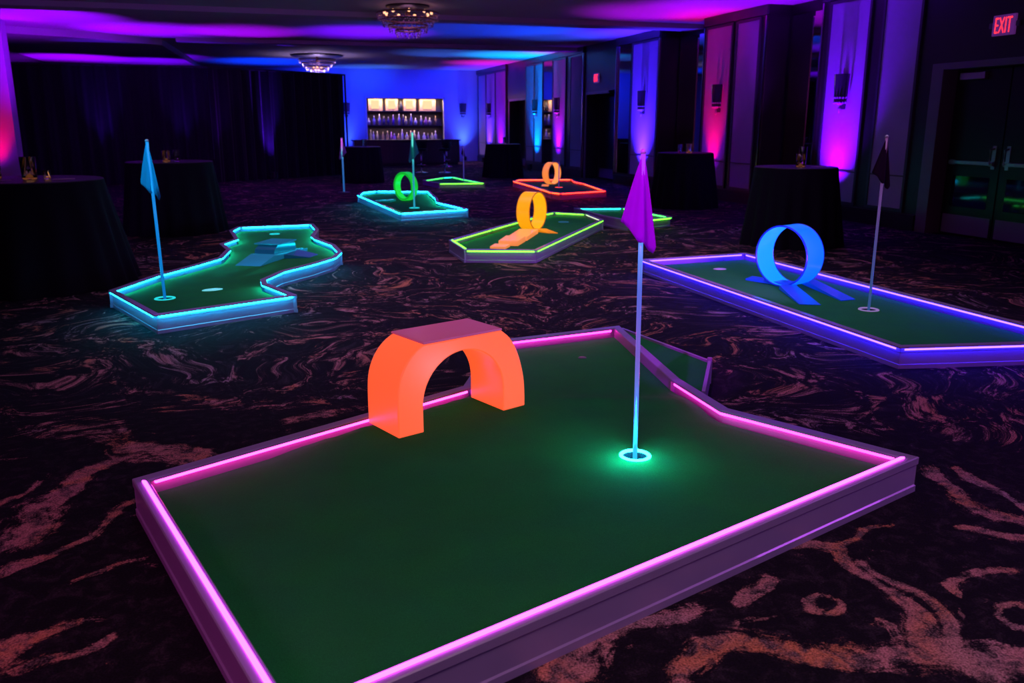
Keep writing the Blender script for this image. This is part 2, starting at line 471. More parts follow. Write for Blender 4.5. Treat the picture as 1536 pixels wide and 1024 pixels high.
# lowered soffit over the draped corner, and shallow cross beams
bm = bmesh.new(); add_prism(bm, [(-6.9, 22.7), (-5.28, 23.5), (-3.5, 24.4), (-2.0, 25.9), (-1.5, 37.3), (-6.9, 37.3)], HC-0.16, HC)
struct('trim_1', bm, M['soffit'])
bm = box(XL, XB, 18.6, 19.2, HC-0.10, HC); struct('trim_2', bm, M['soffit'])
bm = box(-1.6, XB, 25.2, 25.7, HC-0.10, HC); struct('trim_3', bm, M['soffit'])

bm = box(XL-.2, XL, YB, YF, 0, HC); struct('wall_left', bm, M['darkwood'])
bm = box(XL-.2, XB+.3, YB-.2, YB, 0, HC); struct('wall_back', bm, M['darkwood'])
# pier at the end of the left wall, lit red from below
bm = box(-6.4, -4.95, 22.0, 22.5, 0, HC); struct('wall_pier', bm, M['panel'])

# far wall with the bar opening
NX0, NX1, NZ0, NZ1 = 4.88, 8.20, 0.90, 2.64
bm = bmesh.new()
add_box(bm, XL, NX0, YF, YF+.2, 0, HC); add_box(bm, NX1, XB+.3, YF, YF+.2, 0, HC)
add_box(bm, NX0, NX1, YF, YF+.2, NZ1, HC); add_box(bm, NX0, NX1, YF, YF+.2, 0, NZ0)
struct('wall_far', bm, M['farwall'])
bm = bmesh.new()
for x0, x1, z0, z1 in ((NX0-.06, NX0+.02, NZ0, NZ1+.05), (NX1-.02, NX1+.06, NZ0, NZ1+.05), (NX0-.06, NX1+.06, NZ1-.01, NZ1+.07)):
    add_box(bm, x0, x1, YF-.03, YF-.001, z0, z1, bev=.006)
M['niche_trim'] = pbr('niche_trim', (0.6, 0.5, 0.5), 0.5)
struct('trim_4', bm, M['niche_trim'])
# niche box
M['nichewood'] = pbr('niche_wood', (0.022, 0.016, 0.024), 0.5, var=0.3, vscale=4)
bm = bmesh.new()
add_box(bm, NX0-.05, NX1+.05, YF+.62, YF+.66, NZ0-.05, NZ1+.05)
add_box(bm, NX0-.05, NX0, YF+.2, YF+.62, NZ0-.05, NZ1+.05); add_box(bm, NX1, NX1+.05, YF+.2, YF+.62, NZ0-.05, NZ1+.05)
add_box(bm, NX0, NX1, YF+.2, YF+.62, NZ1, NZ1+.05); add_box(bm, NX0, NX1, YF+.2, YF+.62, NZ0-.05, NZ0)
struct('wall_niche', bm, M['nichewood'])
bm = box(NX0, NX1, YF+.16, YF+.615, 2.09, 2.12); struct('trim_5', bm, M['nichewood'])
bm = box(NX0, NX1, YF+.16, YF+.615, 1.51, 1.54); struct('trim_6', bm, M['nichewood'])

# right wall: dark ground with recesses
SEG = [(YB, 8.3, XR), (8.3, 10.78, 9.98), (10.78, 13.48, XR), (13.48, 15.15, XB), (15.15, 17.59, XR), (17.59, 19.71, XB), (19.71, 21.40, XR),
       (21.40, 22.33, 9.72), (22.33, 24.72, XB), (24.72, 30.38, XR), (30.38, 32.84, XB), (32.84, YF, XR)]
bm = bmesh.new()
for y0, y1, x in SEG: add_box(bm, x, XB+.3, y0, y1, 0, HC)
struct('wall_right', bm, M['darkwood'])
# wall above the door recesses
bm = bmesh.new()
add_box(bm, XR, 9.98, 8.3, 10.78, 2.44, HC); add_box(bm, XR+.02, XB, 22.36, 24.70, 2.50, HC); add_box(bm, XR+.02, XB, 30.40, 32.82, 2.50, HC)
struct('wall_right_header', bm, M['darkwood'])
# cornice and plinth runs
n_tr = [6]
def trimname():
    n_tr[0] += 1; return 'trim_%d' % n_tr[0]
bm = bmesh.new(); add_box(bm, XR-.05, XR-.001, 10.79, 13.47, HC-.18, HC-.001); add_box(bm, XR-.05, XR-.001, 15.16, 17.58, HC-.18, HC-.001)
add_box(bm, XR-.05, XR-.001, 19.72, 22.32, HC-.18, HC-.001); add_box(bm, XR-.05, XR-.001, 24.73, 30.37, HC-.18, HC-.001); add_box(bm, XR-.05, XR-.001, 32.85, YF-.01, HC-.18, HC-.001)
struct(trimname(), bm, M['frame'])
bm = bmesh.new()
for y0, y1 in ((10.79, 13.47), (15.16, 17.58), (19.72, 22.32), (24.73, 30.37), (32.85, YF-.01)):
    add_box(bm, XR-.035, XR-.001, y0, y1, 0.0, 0.24, bev=.004)
struct('baseboard_right', bm, M['darkwood'])
bm = box(-6.3, NX0-.3, YF-.03, YF-.001, 0, .2); struct('baseboard_far', bm, M['darkwood'])

def wall_panel(y0, y1, m='panel'):
    n = trimname()
    bm = bmesh.new(); t = .05
    for a, b_, c, d in ((y0, y0+t, .26, 3.60), (y1-t, y1, .26, 3.60), (y0+t, y1-t, .26, .26+t), (y0+t, y1-t, 3.60-t, 3.60), (y0+t, y1-t, .80, .82)):
        add_box(bm, XR-.035, XR-.001, a, b_, c, d)
    f = struct(n, bm, M['frame'])
    bm = box(XR-.018, XR-.002, y0+t, y1-t, .26+t, 3.60-t)
    obj('panel', bm, M[m], f)
M['paneldim'] = pbr('wall_panel_dim', (0.30, 0.26, 0.31), 0.85, 0, 0.2, var=0.12, vscale=2.2)
for a, b_ in ((11.06, 11.93), (12.20, 13.27), (15.38, 16.27), (16.40, 17.50), (19.76, 21.30), (24.74, 25.84), (26.22, 27.46), (28.46, 29.37), (29.40, 30.36), (32.88, 34.35), (34.40, 35.80), (35.83, 37.1)):
    wall_panel(a, b_)
# smoked mirrors standing in the recesses and on the piers
def mirror(y0, y1, x, z0=.3, z1=3.6):
    bm = box(x-.012, x-.002, y0, y1, z0, z1); struct(trimname(), bm, M['mirror'])
mirror(13.6, 15.1, XB); mirror(17.7, 19.66, XB); mirror(21.45, 22.28, 9.72); mirror(27.55, 28.38, XR)
# bright slim metal edge strips beside the recesses
M['edge'] = pbr('edge_metal', (0.45, 0.38, 0.5), 0.2, 1.0)
for y in (13.44, 15.19, 17.55, 19.74, 22.30, 24.75):
    bm = box(XR-.045, XR-.001, y-.018, y+.018, .24, 3.6); struct(trimname(), bm, M['edge'])

# doors ------------------------------------------------------------------
def door_leaf(name, y0, y1, x, hy, z1=2.34, bar=True):
    bm = box(x-.045, x, y0, y1, 0.01, z1, bev=.003)
    d = struct(name, bm, M['door'])
    k = box(x-.050, x-.046, y0+.04, y1-.04, .03, .30); obj('kick_plate', k, M['exitbox'], d)
    if bar:
        bm = bmesh.new()
        add_box(bm, x-.10, x-.075, y0+.08, y1-.08, 1.03, 1.08, bev=.006)
        add_box(bm, x-.075, x-.046, y0+.08, y0+.16, 1.02, 1.09); add_box(bm, x-.075, x-.046, y1-.16, y1-.08, 1.02, 1.09)
        obj('panic_bar', bm, M['steel'], d)
        bm = bmesh.new()
        add_box(bm, x-.055, x-.046, hy-.03, hy+.03, .98, 1.30); add_tube(bm, [(x-.05, hy, 1.26), (x-.12, hy, 1.24), (x-.12, hy, 1.06), (x-.05, hy, 1.04)], .013)
        obj('pull_handle', bm, M['steel'], d)
        # glazed vision panel
        bm = box(x-.050, x-.046, y0+.14, y1-.14, .42, .86); obj('glazed_panel', bm, M['mirror_dark'], d)
    return d
M['mirror_dark'] = pbr('dark_glazing', (0.035, 0.035, 0.06), 0.05, 0.9)
d1 = door_leaf('door_1', 9.57, 10.52, 9.96, 9.68)
d2 = door_leaf('door_2', 8.60, 9.55, 9.96, 9.44)
bm = box(9.84, 9.912, 9.95, 10.40, 2.20, 2.30, bev=.008); obj('door_closer', bm, M['steel'], d1)
bm = bmesh.new()
for y0, y1, z0, z1 in ((10.55, 10.77, 0, 2.44), (8.31, 8.57, 0, 2.44), (8.57, 10.55, 2.35, 2.44)):
    add_box(bm, XR-.02, 9.975, y0, y1, z0, z1, bev=.004)
struct(trimname(), bm, M['doorframe'])
door_leaf('door_3', 23.2, 24.5, 10.19, 23.35, bar=False)
door_leaf('door_4', 30.9, 32.3, 10.19, 31.0, bar=False)
for y0, y1 in ((22.9, 24.7), (30.5, 32.7)):
    bm = bmesh.new(); add_box(bm, XR+.02, XR+.05, y0, y1, 2.42, 2.50); add_box(bm, XR+.02, XR+.05, y1-.12, y1, 0, 2.42)
    struct(trimname(), bm, M['doorframe'])

# ------------------------------------------------------------------ exit signs
def exit_sign(x, y, z, label):
    t = thing('exit_sign', label, 'exit sign', (x, y, z), 0, None)
    w, h = .36, .26
    obj('housing', box(-.035, 0, -w/2, w/2, -h/2, h/2, bev=.006), M['exitface'], t)
    for s in (-1, 1):
        obj('lamp_head', box(-.03, .0, s*(w/2+.035)-.03, s*(w/2+.035)+.03, -.03, .04, bev=.008), M['exitbox'], t)
    cu = bpy.data.curves.new('lettering', 'FONT'); cu.body = 'EXIT'; cu.size = .26; cu.extrude = .002
    cu.align_x = 'CENTER'; cu.align_y = 'CENTER'; cu.offset = -0.004
    tmp = bpy.data.objects.new('tmp', cu); C.objects.link(tmp)
    dg = bpy.context.evaluated_depsgraph_get()
    me = bpy.data.meshes.new_from_object(tmp.evaluated_get(dg))
    bpy.data.objects.remove(tmp)
    xs = [v.co.x for v in me.vertices]; ys = [v.co.y for v in me.vertices]
    sx = (w*.74)/(max(xs)-min(xs)); sy = (h*.74)/(max(ys)-min(ys)); cx = (max(xs)+min(xs))/2; cy = (max(ys)+min(ys))/2
    for v in me.vertices:
        a, b_, c = v.co
        v.co = (-.0385-c, -(a-cx)*sx, (b_-cy)*sy)
    me.materials.clear(); me.materials.append(M['red'])
    o = bpy.data.objects.new('lettering', me); C.objects.link(o); o.parent = t
    return t
exit_sign(XR-.004, 9.57, 2.86, 'red lit EXIT sign above the double doors')
exit_sign(XR+.012, 23.75, 2.86, 'small red EXIT sign far along the wall, above the deep doorway')

# ------------------------------------------------------------------ putting greens
def offset_pts(pts, d):
    """miter offset towards the inside"""
    n = len(pts)
    area = sum(pts[i][0]*pts[(i+1) % n][1]-pts[(i+1) % n][0]*pts[i][1] for i in range(n))
    s = 1 if area > 0 else -1
    out = []
    for i in range(n):
        p0, p1, p2 = Vector(pts[i-1]), Vector(pts[i]), Vector(pts[(i+1) % n])
        a = (p1-p0).normalized(); b_ = (p2-p1).normalized()
        na = Vector((-a.y, a.x))*s; nb = Vector((-b_.y, b_.x))*s
        m = na+nb
        k = 1.0/max(0.35, (1+na.dot(nb)))
        q = p1+m*k*d
        out.append((q.x, q.y))
    return out

def sweep(pts, idx, prof, inset_ends=(0, 0)):
    """solid swept along polygon vertices idx; prof = closed list of (inward offset, z)"""
    bm = bmesh.new()
    cache = {}
    rings = []
    for i in idx:
        ring = []
        for d, z in prof:
            if d not in cache: cache[d] = offset_pts(pts, d)
            x, y = cache[d][i]
            ring.append([x, y, z])
        rings.append(ring)
    for end, other, g in ((0, 1, inset_ends[0]), (-1, -2, inset_ends[1])):
        if g:
            for a, b_ in zip(rings[end], rings[other]):
                v = Vector(b_)-Vector(a); l = v.length
                if l > 2*g:
                    v = v/l*g; a[0] += v.x; a[1] += v.y
    R_ = [[bm.verts.new(p) for p in ring] for ring in rings]
    n = len(prof)
    for a, b_ in zip(R_[:-1], R_[1:]):
        for k in range(n): bm.faces.new((a[k], a[(k+1) % n], b_[(k+1) % n], b_[k]))
    bm.faces.new(list(reversed(R_[0]))); bm.faces.new(R_[-1])
    return bm

def inside(poly, x, y):
    c = False; n = len(poly); j = n-1
    for i in range(n):
        if (poly[i][1] > y) != (poly[j][1] > y) and x < (poly[j][0]-poly[i][0])*(y-poly[i][1])/(poly[j][1]-poly[i][1])+poly[i][0]: c = not c
        j = i
    return c

def turf_mesh(poly, zf, holes=(), step=0.12):
    """triangulated sheet over a polygon with round cup openings, height zf(x, y)"""
    vs, es = [], []
    def loop(lp):
        b0 = len(vs); vs.extend(Vector(p) for p in lp)
        es.extend((b0+i, b0+(i+1) % len(lp)) for i in range(len(lp)))
    fine = []
    for i in range(len(poly)):
        a, b_ = Vector(poly[i]), Vector(poly[(i+1) % len(poly)])
        k = max(1, int((b_-a).length/step))
        fine += [tuple(a+(b_-a)*j/k) for j in range(k)]
    loop(fine)
    for cx, cy, r in holes: loop([(cx+r*math.cos(2*PI*i/28), cy+r*math.sin(2*PI*i/28)) for i in range(28)])
    x0, x1 = min(p[0] for p in poly), max(p[0] for p in poly); y0, y1 = min(p[1] for p in poly), max(p[1] for p in poly)
    y = y0+step/2
    while y < y1:
        x = x0+step/2
        while x < x1:
            if inside(poly, x, y) and all(math.hypot(x-c[0], y-c[1]) > c[2]+.01 for c in holes):
                md = min(math.hypot(x-p[0], y-p[1]) for p in fine)
                if md > step*.45: vs.append(Vector((x, y)))
            x += step
        y += step
    ov, oe, of, *_ = geometry.delaunay_2d_cdt(vs, es, [], 1, 1e-5)
    bm = bmesh.new()
    bv = [bm.verts.new((p.x, p.y, zf(p.x, p.y))) for p in ov]
    for f in of:
        cx = sum(ov[i].x for i in f)/len(f); cy = sum(ov[i].y for i in f)/len(f)
        if not inside(poly, cx, cy) or any(math.hypot(cx-c[0], cy-c[1]) < c[2]*.99 for c in holes): continue
        try: bm.faces.new([bv[i] for i in f])
        except ValueError: pass
    for v in [v for v in bm.verts if not v.link_faces]: bm.verts.remove(v)
    return bm

def putting_green(label, pts, sections, ledmat, H=.16, w=.055, zt=.09, zf=None, cups=(), ledw=.016, group='light-edged putting greens', step=.12):
    cx = sum(p[0] for p in pts)/len(pts); cy = sum(p[1] for p in pts)/len(pts)
    t = thing('putting_green', label, 'putting green', (cx, cy, 0), 0, group)
    prof = [(0, 0), (0, .028), (.005, .034), (.005, H*.76), (0, H*.80), (0, H-.004), (.004, H), (w-.004, H), (w, H-.004), (w, .02), (w, 0)]
    n = len(pts)
    for sec in sections:
        i0, i1, mode = sec[:3]; lm = sec[3] if len(sec) > 3 else ledmat
        idx = [i0]
        while idx[-1] != i1: idx.append((idx[-1]+1) % n)
        lip, lh = .024, .012
        if mode == 'out': pf_ = [(lip, 0), (lip, .028), (lip+.004, .032), (lip+.004, H-.05), (lip, H-.045), (lip, H-lh), (0, H-lh), (0, H-.003), (.003, H), (w-.004, H), (w, H-.004), (w, .02), (w, 0)]
        elif mode == 'in': pf_ = [(0, 0), (0, .028), (.004, .032), (.004, H-.035), (0, H-.03), (0, H-.003), (.003, H), (w-.003, H), (w, H-.003), (w, H-lh), (w-lip, H-lh), (w-lip, .02), (w-lip, 0)]
        else: pf_ = prof
        rail = obj('rail', sweep(pts, idx, pf_), M['rail'], t, local=False)
        if mode is None: continue
        h = ledw/2; q_ = .006
        def hexa(dc, zc, rx, rz): return [(dc+rx*math.cos(PI*i/4), zc+rz*math.sin(PI*i/4)) for i in range(8)]
        if mode == 'out': pr = hexa(.007, H-lh-h-.001, q_, h)
        elif mode == 'in': pr = hexa(w-.007, H-lh-h-.001, q_, h)
        else: dc = w*.62; e = .008; pr = [(dc-h, H-.001), (dc-h, H+e*.7), (dc-h*.6, H+e), (dc+h*.6, H+e), (dc+h, H+e*.7), (dc+h, H-.001)]
        o = obj('led_strip', sweep(pts, idx, pr, (.035, .035)), lm, rail, local=False)
    inner = offset_pts(pts, w)
    f = zf or (lambda x, y: zt)
    obj('turf', turf_mesh(inner, f, [(c[0], c[1], c[2]) for c in cups], step), M['turf'], t, smooth=True, local=False)
    for c in cups:
        r = c[2]; z = f(c[0], c[1])
        o = obj('cup', lathe([(.001, .020), (r, .020), (r, z-.002), (r+.004, z-.002), (r+.004, .018), (.001, .018)], 28, cx=c[0], cy=c[1], cap=False), M['hole'], t, smooth=False, local=False)
        ring = lathe([(r*.93, z-.004), (r*.93, z+.004), (r*.98, z+.007), (r*1.13, z+.007), (r*1.2, z+.003), (r*1.2, z-.004)], 40, cx=c[0], cy=c[1], cap=False)
        obj('cup_ring', ring, c[3], t, smooth=True, local=False)
    return t

LED = {
    'pink':   led('led_pink', (17.0, .40, 5.5)),
    'pinkh':  led('led_hot_pink', (17.0, .30, 7.0)),
    'lilac':  led('led_lilac', (8.0, .42, 9.0)),
    'cyan':   led('led_cyan', (.15, 22.0, 32.0)),
    'teal':   led('led_teal', (.15, 22.0, 32.0)),
    'violet': led('led_violet', (.95, .42, 34.0)),
    'lime':   led('led_lime', (.80, 7.0, .16)),
    'limew':  led('led_pale', (1.2, 1.3, 1.0)),
    'green':  led('led_green', (.30, 6.0, .5)),
    'aqua':   led('led_aqua', (.08, 6.0, 4.0)),
    'orange': led('led_orange', (14.0, .45, .14)),
    'redor':  led('led_red_orange', (14.0, .22, .16)),
    'ringc':  led('cup_ring_cyan', (.35, 16.0, 17.0)),
    'ringdim': led('cup_ring_dim', (.02, .75, .80)),
    'ringviolet': led('cup_ring_violet', (.25, .16, .45)),
    'ringblue': led('cup_ring_blue', (.02, .10, .20)),
    'ringred': led('cup_ring_red', (1.5, .10, .08)),
}

# hero green
HP = [(-.56, 3.63), (1.07, 4.50), (1.52, 5.46), (2.52, 5.62), (2.31, 4.27), (2.30, 3.72), (2.76, 2.88), (-.03, 1.88)]
AO = Vector((.59, 3.81)); AE = Vector((.928, .374)); AN = Vector((-.374, .928))
def sst(a, b_, x):
    t = max(0, min(1, (x-a)/(b_-a))); return t*t*(3-2*t)
def hero_z(x, y):
    p = Vector((x, y))-AO
    s, n = p.dot(AE), p.dot(AN)
    dx = max(-s-.03, s-.81, 0); dn = max(-n-.04, n-.33, 0)
    m = .148-.05*sst(.0, .55, math.hypot(dx, dn))
    # ridge running on from the arch to the right rail
    a, b_ = Vector((1.25, 4.28)), Vector((2.25, 4.0))
    t = max(0, min(1, (Vector((x, y))-a).dot(b_-a)/(b_-a).length_squared))
    d = (Vector((x, y))-a-(b_-a)*t).length
    m = max(m, .098+.049*(1-sst(0, .20, d))*(1-.45*t))
    # slope towards the cup
    md = 9.0
    for i in (0, 1, 2, 4, 5):
        a, b_ = Vector(HP[i]), Vector(HP[i+1])
        t = max(0, min(1, (Vector((x, y))-a).dot(b_-a)/(b_-a).length_squared))
        md = min(md, (Vector((x, y))-a-(b_-a)*t).length-.058)
    return min(m, .112+.55*max(md, 0))
hero = putting_green('big foreground green edged in pink light, holding the orange arch', HP,
    [(0, 1, 'in', LED['pink']), (1, 2, 'in', LED['lilac']), (2, 3, 'in', LED['pinkh']), (3, 4, None), (4, 6, 'in', LED['pinkh']), (6, 7, 'top', LED['lilac']), (7, 0, 'top', LED['lilac'])],
    LED['pink'], H=.165, w=.058, zf=hero_z, cups=[(1.63, 3.41, .062, LED['ringc'])], ledw=.015, step=.06)
# little turf wing outside the unlit rail
WP = [(2.53, 5.60), (2.70, 4.62), (2.345, 4.06), (2.318, 4.26)]
bm = bmesh.new()
def wing_wall(a, b_):
    a, b_ = Vector(a), Vector(b_); d = (b_-a).normalized(); nrm = Vector((-d.y, d.x))*.010
    add_prism(bm, [tuple(a-nrm), tuple(b_-nrm), tuple(b_+nrm), tuple(a+nrm)], 0, .15)
wing_wall(WP[0], WP[1]); wing_wall(WP[1], WP[2])
obj('wing_rail', bm, M['rail'], hero, local=False)
bm = bmesh.new(); add_prism(bm, WP, .10, .135); obj('wing_turf', bm, M['turf'], hero, local=False)
obj('corner_post', tube([(2.70, 4.62, 0), (2.70, 4.62, .168)], .016, 12), M['rail'], hero, local=False)

# left cyan green
LP = [(-1.28, 8.22), (-.79, 7.0), (.32, 7.53), (.09, 8.16), (.08, 8.40), (.27, 8.84), (.61, 9.26), (.86, 9.64), (.97, 10.05), (.95, 10.66), (.80, 11.30), (.77, 11.60), (.88, 12.35),
      (.86, 13.07), (-.22, 13.0), (-.33, 12.55), (-.25, 11.60), (-.42, 11.16), (-.33, 10.60), (-.40, 10.0), (-.66, 9.50), (-.95, 9.02)]
cy = LED['cyan']
left = putting_green('winding hourglass-shaped green edged in cyan light', LP,
    [(0, 1, 'out'), (1, 2, 'out'), (2, 4, 'in'), (4, 8, 'out'), (8, 11, 'in'), (11, 13, 'in'), (13, 14, 'in'), (14, 17, 'in'), (17, 21, 'in'), (21, 0, 'in')], cy,
    cups=[(-.80, 8.05, .075, LED['ringdim']), (.28, 12.50, .06, LED['ringdim'])], ledw=.013)
# right violet green
PP = [(4.04, 8.51), (5.42, 8.62), (5.46, 4.26), (4.06, 4.52)]
putting_green('long rectangular green edged in violet light', PP,
    [(0, 1, 'in'), (1, 2, 'in'), (2, 3, 'out'), (3, 0, 'out')], LED['violet'], cups=[(4.90, 5.86, .070, LED['ringviolet'])], ledw=.015, zt=.085)
# yellow-green
YP = [(2.38, 10.68), (2.36, 9.78), (3.18, 9.49), (5.21, 12.33), (5.32, 13.27), (4.86, 13.71), (4.62, 13.50), (3.19, 11.70)]
putting_green('green edged in lime light under the yellow loop', YP,
    [(0, 1, 'top'), (1, 2, 'out'), (2, 3, 'out'), (3, 4, 'in', LED['limew']), (4, 5, 'in'), (5, 7, 'in'), (7, 0, 'in')], LED['lime'], cups=[(4.70, 12.75, .07, LED['ringblue'])], ledw=.015)
# teal far
TP = [(2.13, 18.26), (2.31, 19.0), (2.66, 19.32), (3.8, 18.89), (3.70, 18.18), (3.56, 16.91), (3.42, 16.14), (3.63, 14.66), (2.36, 14.28)]
putting_green('green edged in turquoise light under the green loop', TP,
    [(8, 0, 'out'), (7, 8, 'out'), (0, 2, 'in'), (2, 3, 'in'), (3, 5, 'in'), (5, 6, 'in'), (6, 7, 'in')], LED['teal'], cups=[(2.87, 15.74, .08, LED['ringdim'])], ledw=.018)
# orange far
OP = [(6.57, 21.69), (6.86, 22.18), (8.33, 21.91), (8.06, 20.99), (8.03, 20.25), (7.61, 17.90), (6.35, 17.45), (6.25, 17.80), (6.44, 19.81)]
putting_green('green edged in orange light under the orange loop', OP,
    [(8, 0, 'out'), (7, 8, 'out'), (6, 7, 'out'), (5, 6, 'out', LED['redor']), (0, 2, 'in'), (2, 4, 'in', LED['redor']), (4, 5, 'in')], LED['orange'], cups=[(7.20, 19.9, .08, LED['ringred'])], ledw=.020)
# green one behind the yellow one
GP = [(5.44, 14.24), (6.32, 14.06), (6.43, 12.52), (6.40, 12.36), (5.94, 12.17), (5.50, 12.10), (5.40, 12.90)]
putting_green('low green edged in green light behind the lime-edged one', GP,
    [(0, 1, 'in', LED['aqua']), (1, 2, 'in'), (2, 3, 'out'), (3, 5, 'out', LED['lime']), (5, 0, 'in')], LED['green'], ledw=.017)
# farthest green
FP = [(4.44, 23.0), (5.21, 24.11), (5.59, 24.33), (5.64, 23.03), (5.78, 21.57), (4.60, 21.66)]
putting_green('farthest green edged in dim green light, before the bar', FP,
    [(0, 1, 'in', LED['green']), (1, 2, 'in', LED['aqua']), (2, 4, 'in', LED['green']), (4, 5, 'out', LED['lime']), (5, 0, 'in', LED['limew'])], LED['green'], H=.13, ledw=.016)

# ------------------------------------------------------------------ glowing arch
M['arch'] = glowplastic('arch_plastic', (.72, .27, .11), (1.0, .110, .024), .88, rough=.32)
M['archtop'] = glowplastic('arch_lid_plastic', (.45, .22, .46), (.55, .06, .09), .42, rough=.22)
arch = thing('glowing_arch', 'orange glowing tunnel arch on the foreground green', 'arch obstacle', (AO.x, AO.y, .1495), math.atan2(AE.y, AE.x))
outer = [(0, 0), (0, .20), (.012, .28), (.045, .35), (.095, .405), (.15, .436), (.62, .436), (.685, .385), (.735, .29), (.768, .17), (.775, .08), (.775, 0)]
def chaikin(p, k=2):
    for _ in range(k):
        q = [p[0]]
        for a_, b_ in zip(p[:-1], p[1:]):
            q += [(.75*a_[0]+.25*b_[0], .75*a_[1]+.25*b_[1]), (.25*a_[0]+.75*b_[0], .25*a_[1]+.75*b_[1])]
        p = q+[p[-1]]
    return p
outer = chaikin(outer[:6])+chaikin(outer[6:])
nin = 22
inn = [(.632, 0), (.632, .13)]
inn += [(.387+.245*math.cos(PI*i/nin), .13+.242*math.sin(PI*i/nin)) for i in range(1, nin)]
inn += [(.142, .13), (.142, 0)]
def smooth_outer(o_):
    q = []
    for i in range(len(o_)): q.append(o_[i])
    return q
def resample(pl, m):
    d = [0]
    for p, q in zip(pl[:-1], pl[1:]): d.append(d[-1]+math.dist(p, q))
    keys = sorted(set([round(x/d[-1], 6) for x in d]))
    return d, keys
def along(pl, t):
    d = [0]
    for p, q in zip(pl[:-1], pl[1:]): d.append(d[-1]+math.dist(p, q))
    x = t*d[-1]
    for i in range(len(pl)-1):
        if x <= d[i+1]+1e-9:
            k = (x-d[i])/(d[i+1]-d[i]); return (pl[i][0]+(pl[i+1][0]-pl[i][0])*k, pl[i][1]+(pl[i+1][1]-pl[i][1])*k)
    return pl[-1]
inn_lr = list(reversed(inn))
# outer outline pairs with the inner one by arc length, keeping every corner of the outer
d_, keys = resample(outer, 0)
ts = sorted(set(keys+[i/40 for i in range(41)]))
ts = [t for i, t in enumerate(ts) if i == 0 or t-ts[i-1] > .004]
bm = bmesh.new()
grid = []
for t in ts:
    xo, zo = along(outer, t); xi, zi = along(inn_lr, t)
    grid.append([bm.verts.new(p) for p in ((xo, 0, zo), (xi, 0, zi), (xi, .29, zi), (xo, .29, zo))])
for p, q in zip(grid[:-1], grid[1:]):
    for k in range(4): bm.faces.new((p[k], p[(k+1) % 4], q[(k+1) % 4], q[k]))
bm.faces.new(grid[0]); bm.faces.new(list(reversed(grid[-1])))
body = obj('arch_shell', bm, M['arch'], arch, smooth='auto')
bv = body.modifiers.new('b', 'BEVEL'); bv.width = .006; bv.segments = 2; bv.limit_method = 'ANGLE'; bv.angle_limit = R(50)
bm = box(.148, .622, -.004, .294, .437, .449, bev=.005)
obj('arch_lid', bm, M['archtop'], arch, label='paler purple-tinted flat lid')

# ------------------------------------------------------------------ loops
def loop_ring(label, near, far, Rr, mats, group='glowing ball loops', tongues=(), steps=(), z0=.092, thick=.012):
    n3, f3 = Vector(near), Vector(far)
    ax = (f3-n3).normalized(); w = (f3-n3).length
    c = (n3+f3)/2
    t = thing('ball_loop', label, 'loop obstacle', (c.x, c.y, z0), math.atan2(ax.y, ax.x), group)
    # local x = ring axis, ring in the local y/z plane; twisted slightly like a corkscrew
    N_ = 64
    def ringpt(a, r, x): return (x, r*math.sin(a), Rr+.001+r*math.cos(a)*1.0)
    bm = bmesh.new()
    rows = []
    for i in range(N_):
        a = 2*PI*i/N_
        rows.append([bm.verts.new(ringpt(a, r, x)) for r, x in ((Rr, -w/2), (Rr, w/2), (Rr-thick, w/2), (Rr-thick, -w/2))])
    for i in range(N_):
        p, q = rows[i], rows[(i+1) % N_]
        for k in range(4):
            f = bm.faces.new((p[k], p[(k+1) % 4], q[(k+1) % 4], q[k]))
            f.material_index = 1 if k == 2 else 0
    obj('band', bm, [mats[0], mats[1]], t, smooth='auto')
    for s in (-1, 1):
        bm = bmesh.new()
        pts = [ringpt(2*PI*i/48, Rr-thick/2, s*(w/2+.004)) for i in range(48)]
        rr = []
        for i in range(48):
            a = 2*PI*i/48
            rr.append([bm.verts.new((s*(w/2+.004)+.007*math.cos(b_), (Rr-thick/2+.009*math.sin(b_))*math.sin(a), Rr+.0035+(Rr-thick/2+.009*math.sin(b_))*math.cos(a))) for b_ in (0, PI/3, 2*PI/3, PI, 4*PI/3, 5*PI/3)])
        for i in range(48):
            p, q = rr[i], rr[(i+1) % 48]
            for k in range(6): bm.faces.new((p[k], p[(k+1) % 6], q[(k+1) % 6], q[k]))
        obj('edge_rim', bm, mats[2], t, smooth=True)
    rot = Matrix.Rotation(-math.atan2(ax.y, ax.x), 3, 'Z')
    def loc(p, z): return rot @ Vector((p[0]-c.x, p[1]-c.y, z-z0))
    for a0, a1, b0, b1, za, zb in tongues:
        bm = bmesh.new()
        top = [loc(a0, za), loc(a1, za), loc(b1, zb), loc(b0, zb)]
        tv = [bm.verts.new(p) for p in top]; lv = [bm.verts.new((p.x, p.y, .001)) for p in top]
        bm.faces.new(tv); bm.faces.new(list(reversed(lv)))
        for i in range(4): bm.faces.new((lv[i], lv[(i+1) % 4], tv[(i+1) % 4], tv[i]))
        obj('ramp', bm, mats[3], t)
    for a0, a1, b0, b1, za, zb in steps:
        bm = bmesh.new()
        top = [loc(a0, za), loc(a1, za), loc(b1, zb), loc(b0, zb)]
        tv = [bm.verts.new(p) for p in top]; lv = [bm.verts.new((p.x, p.y, .001)) for p in top]
        bm.faces.new(tv); bm.faces.new(list(reversed(lv)))
        for i in range(4): bm.faces.new((lv[i], lv[(i+1) % 4], tv[(i+1) % 4], tv[i]))
        obj('ramp_step', bm, mats[4], t)
    return t

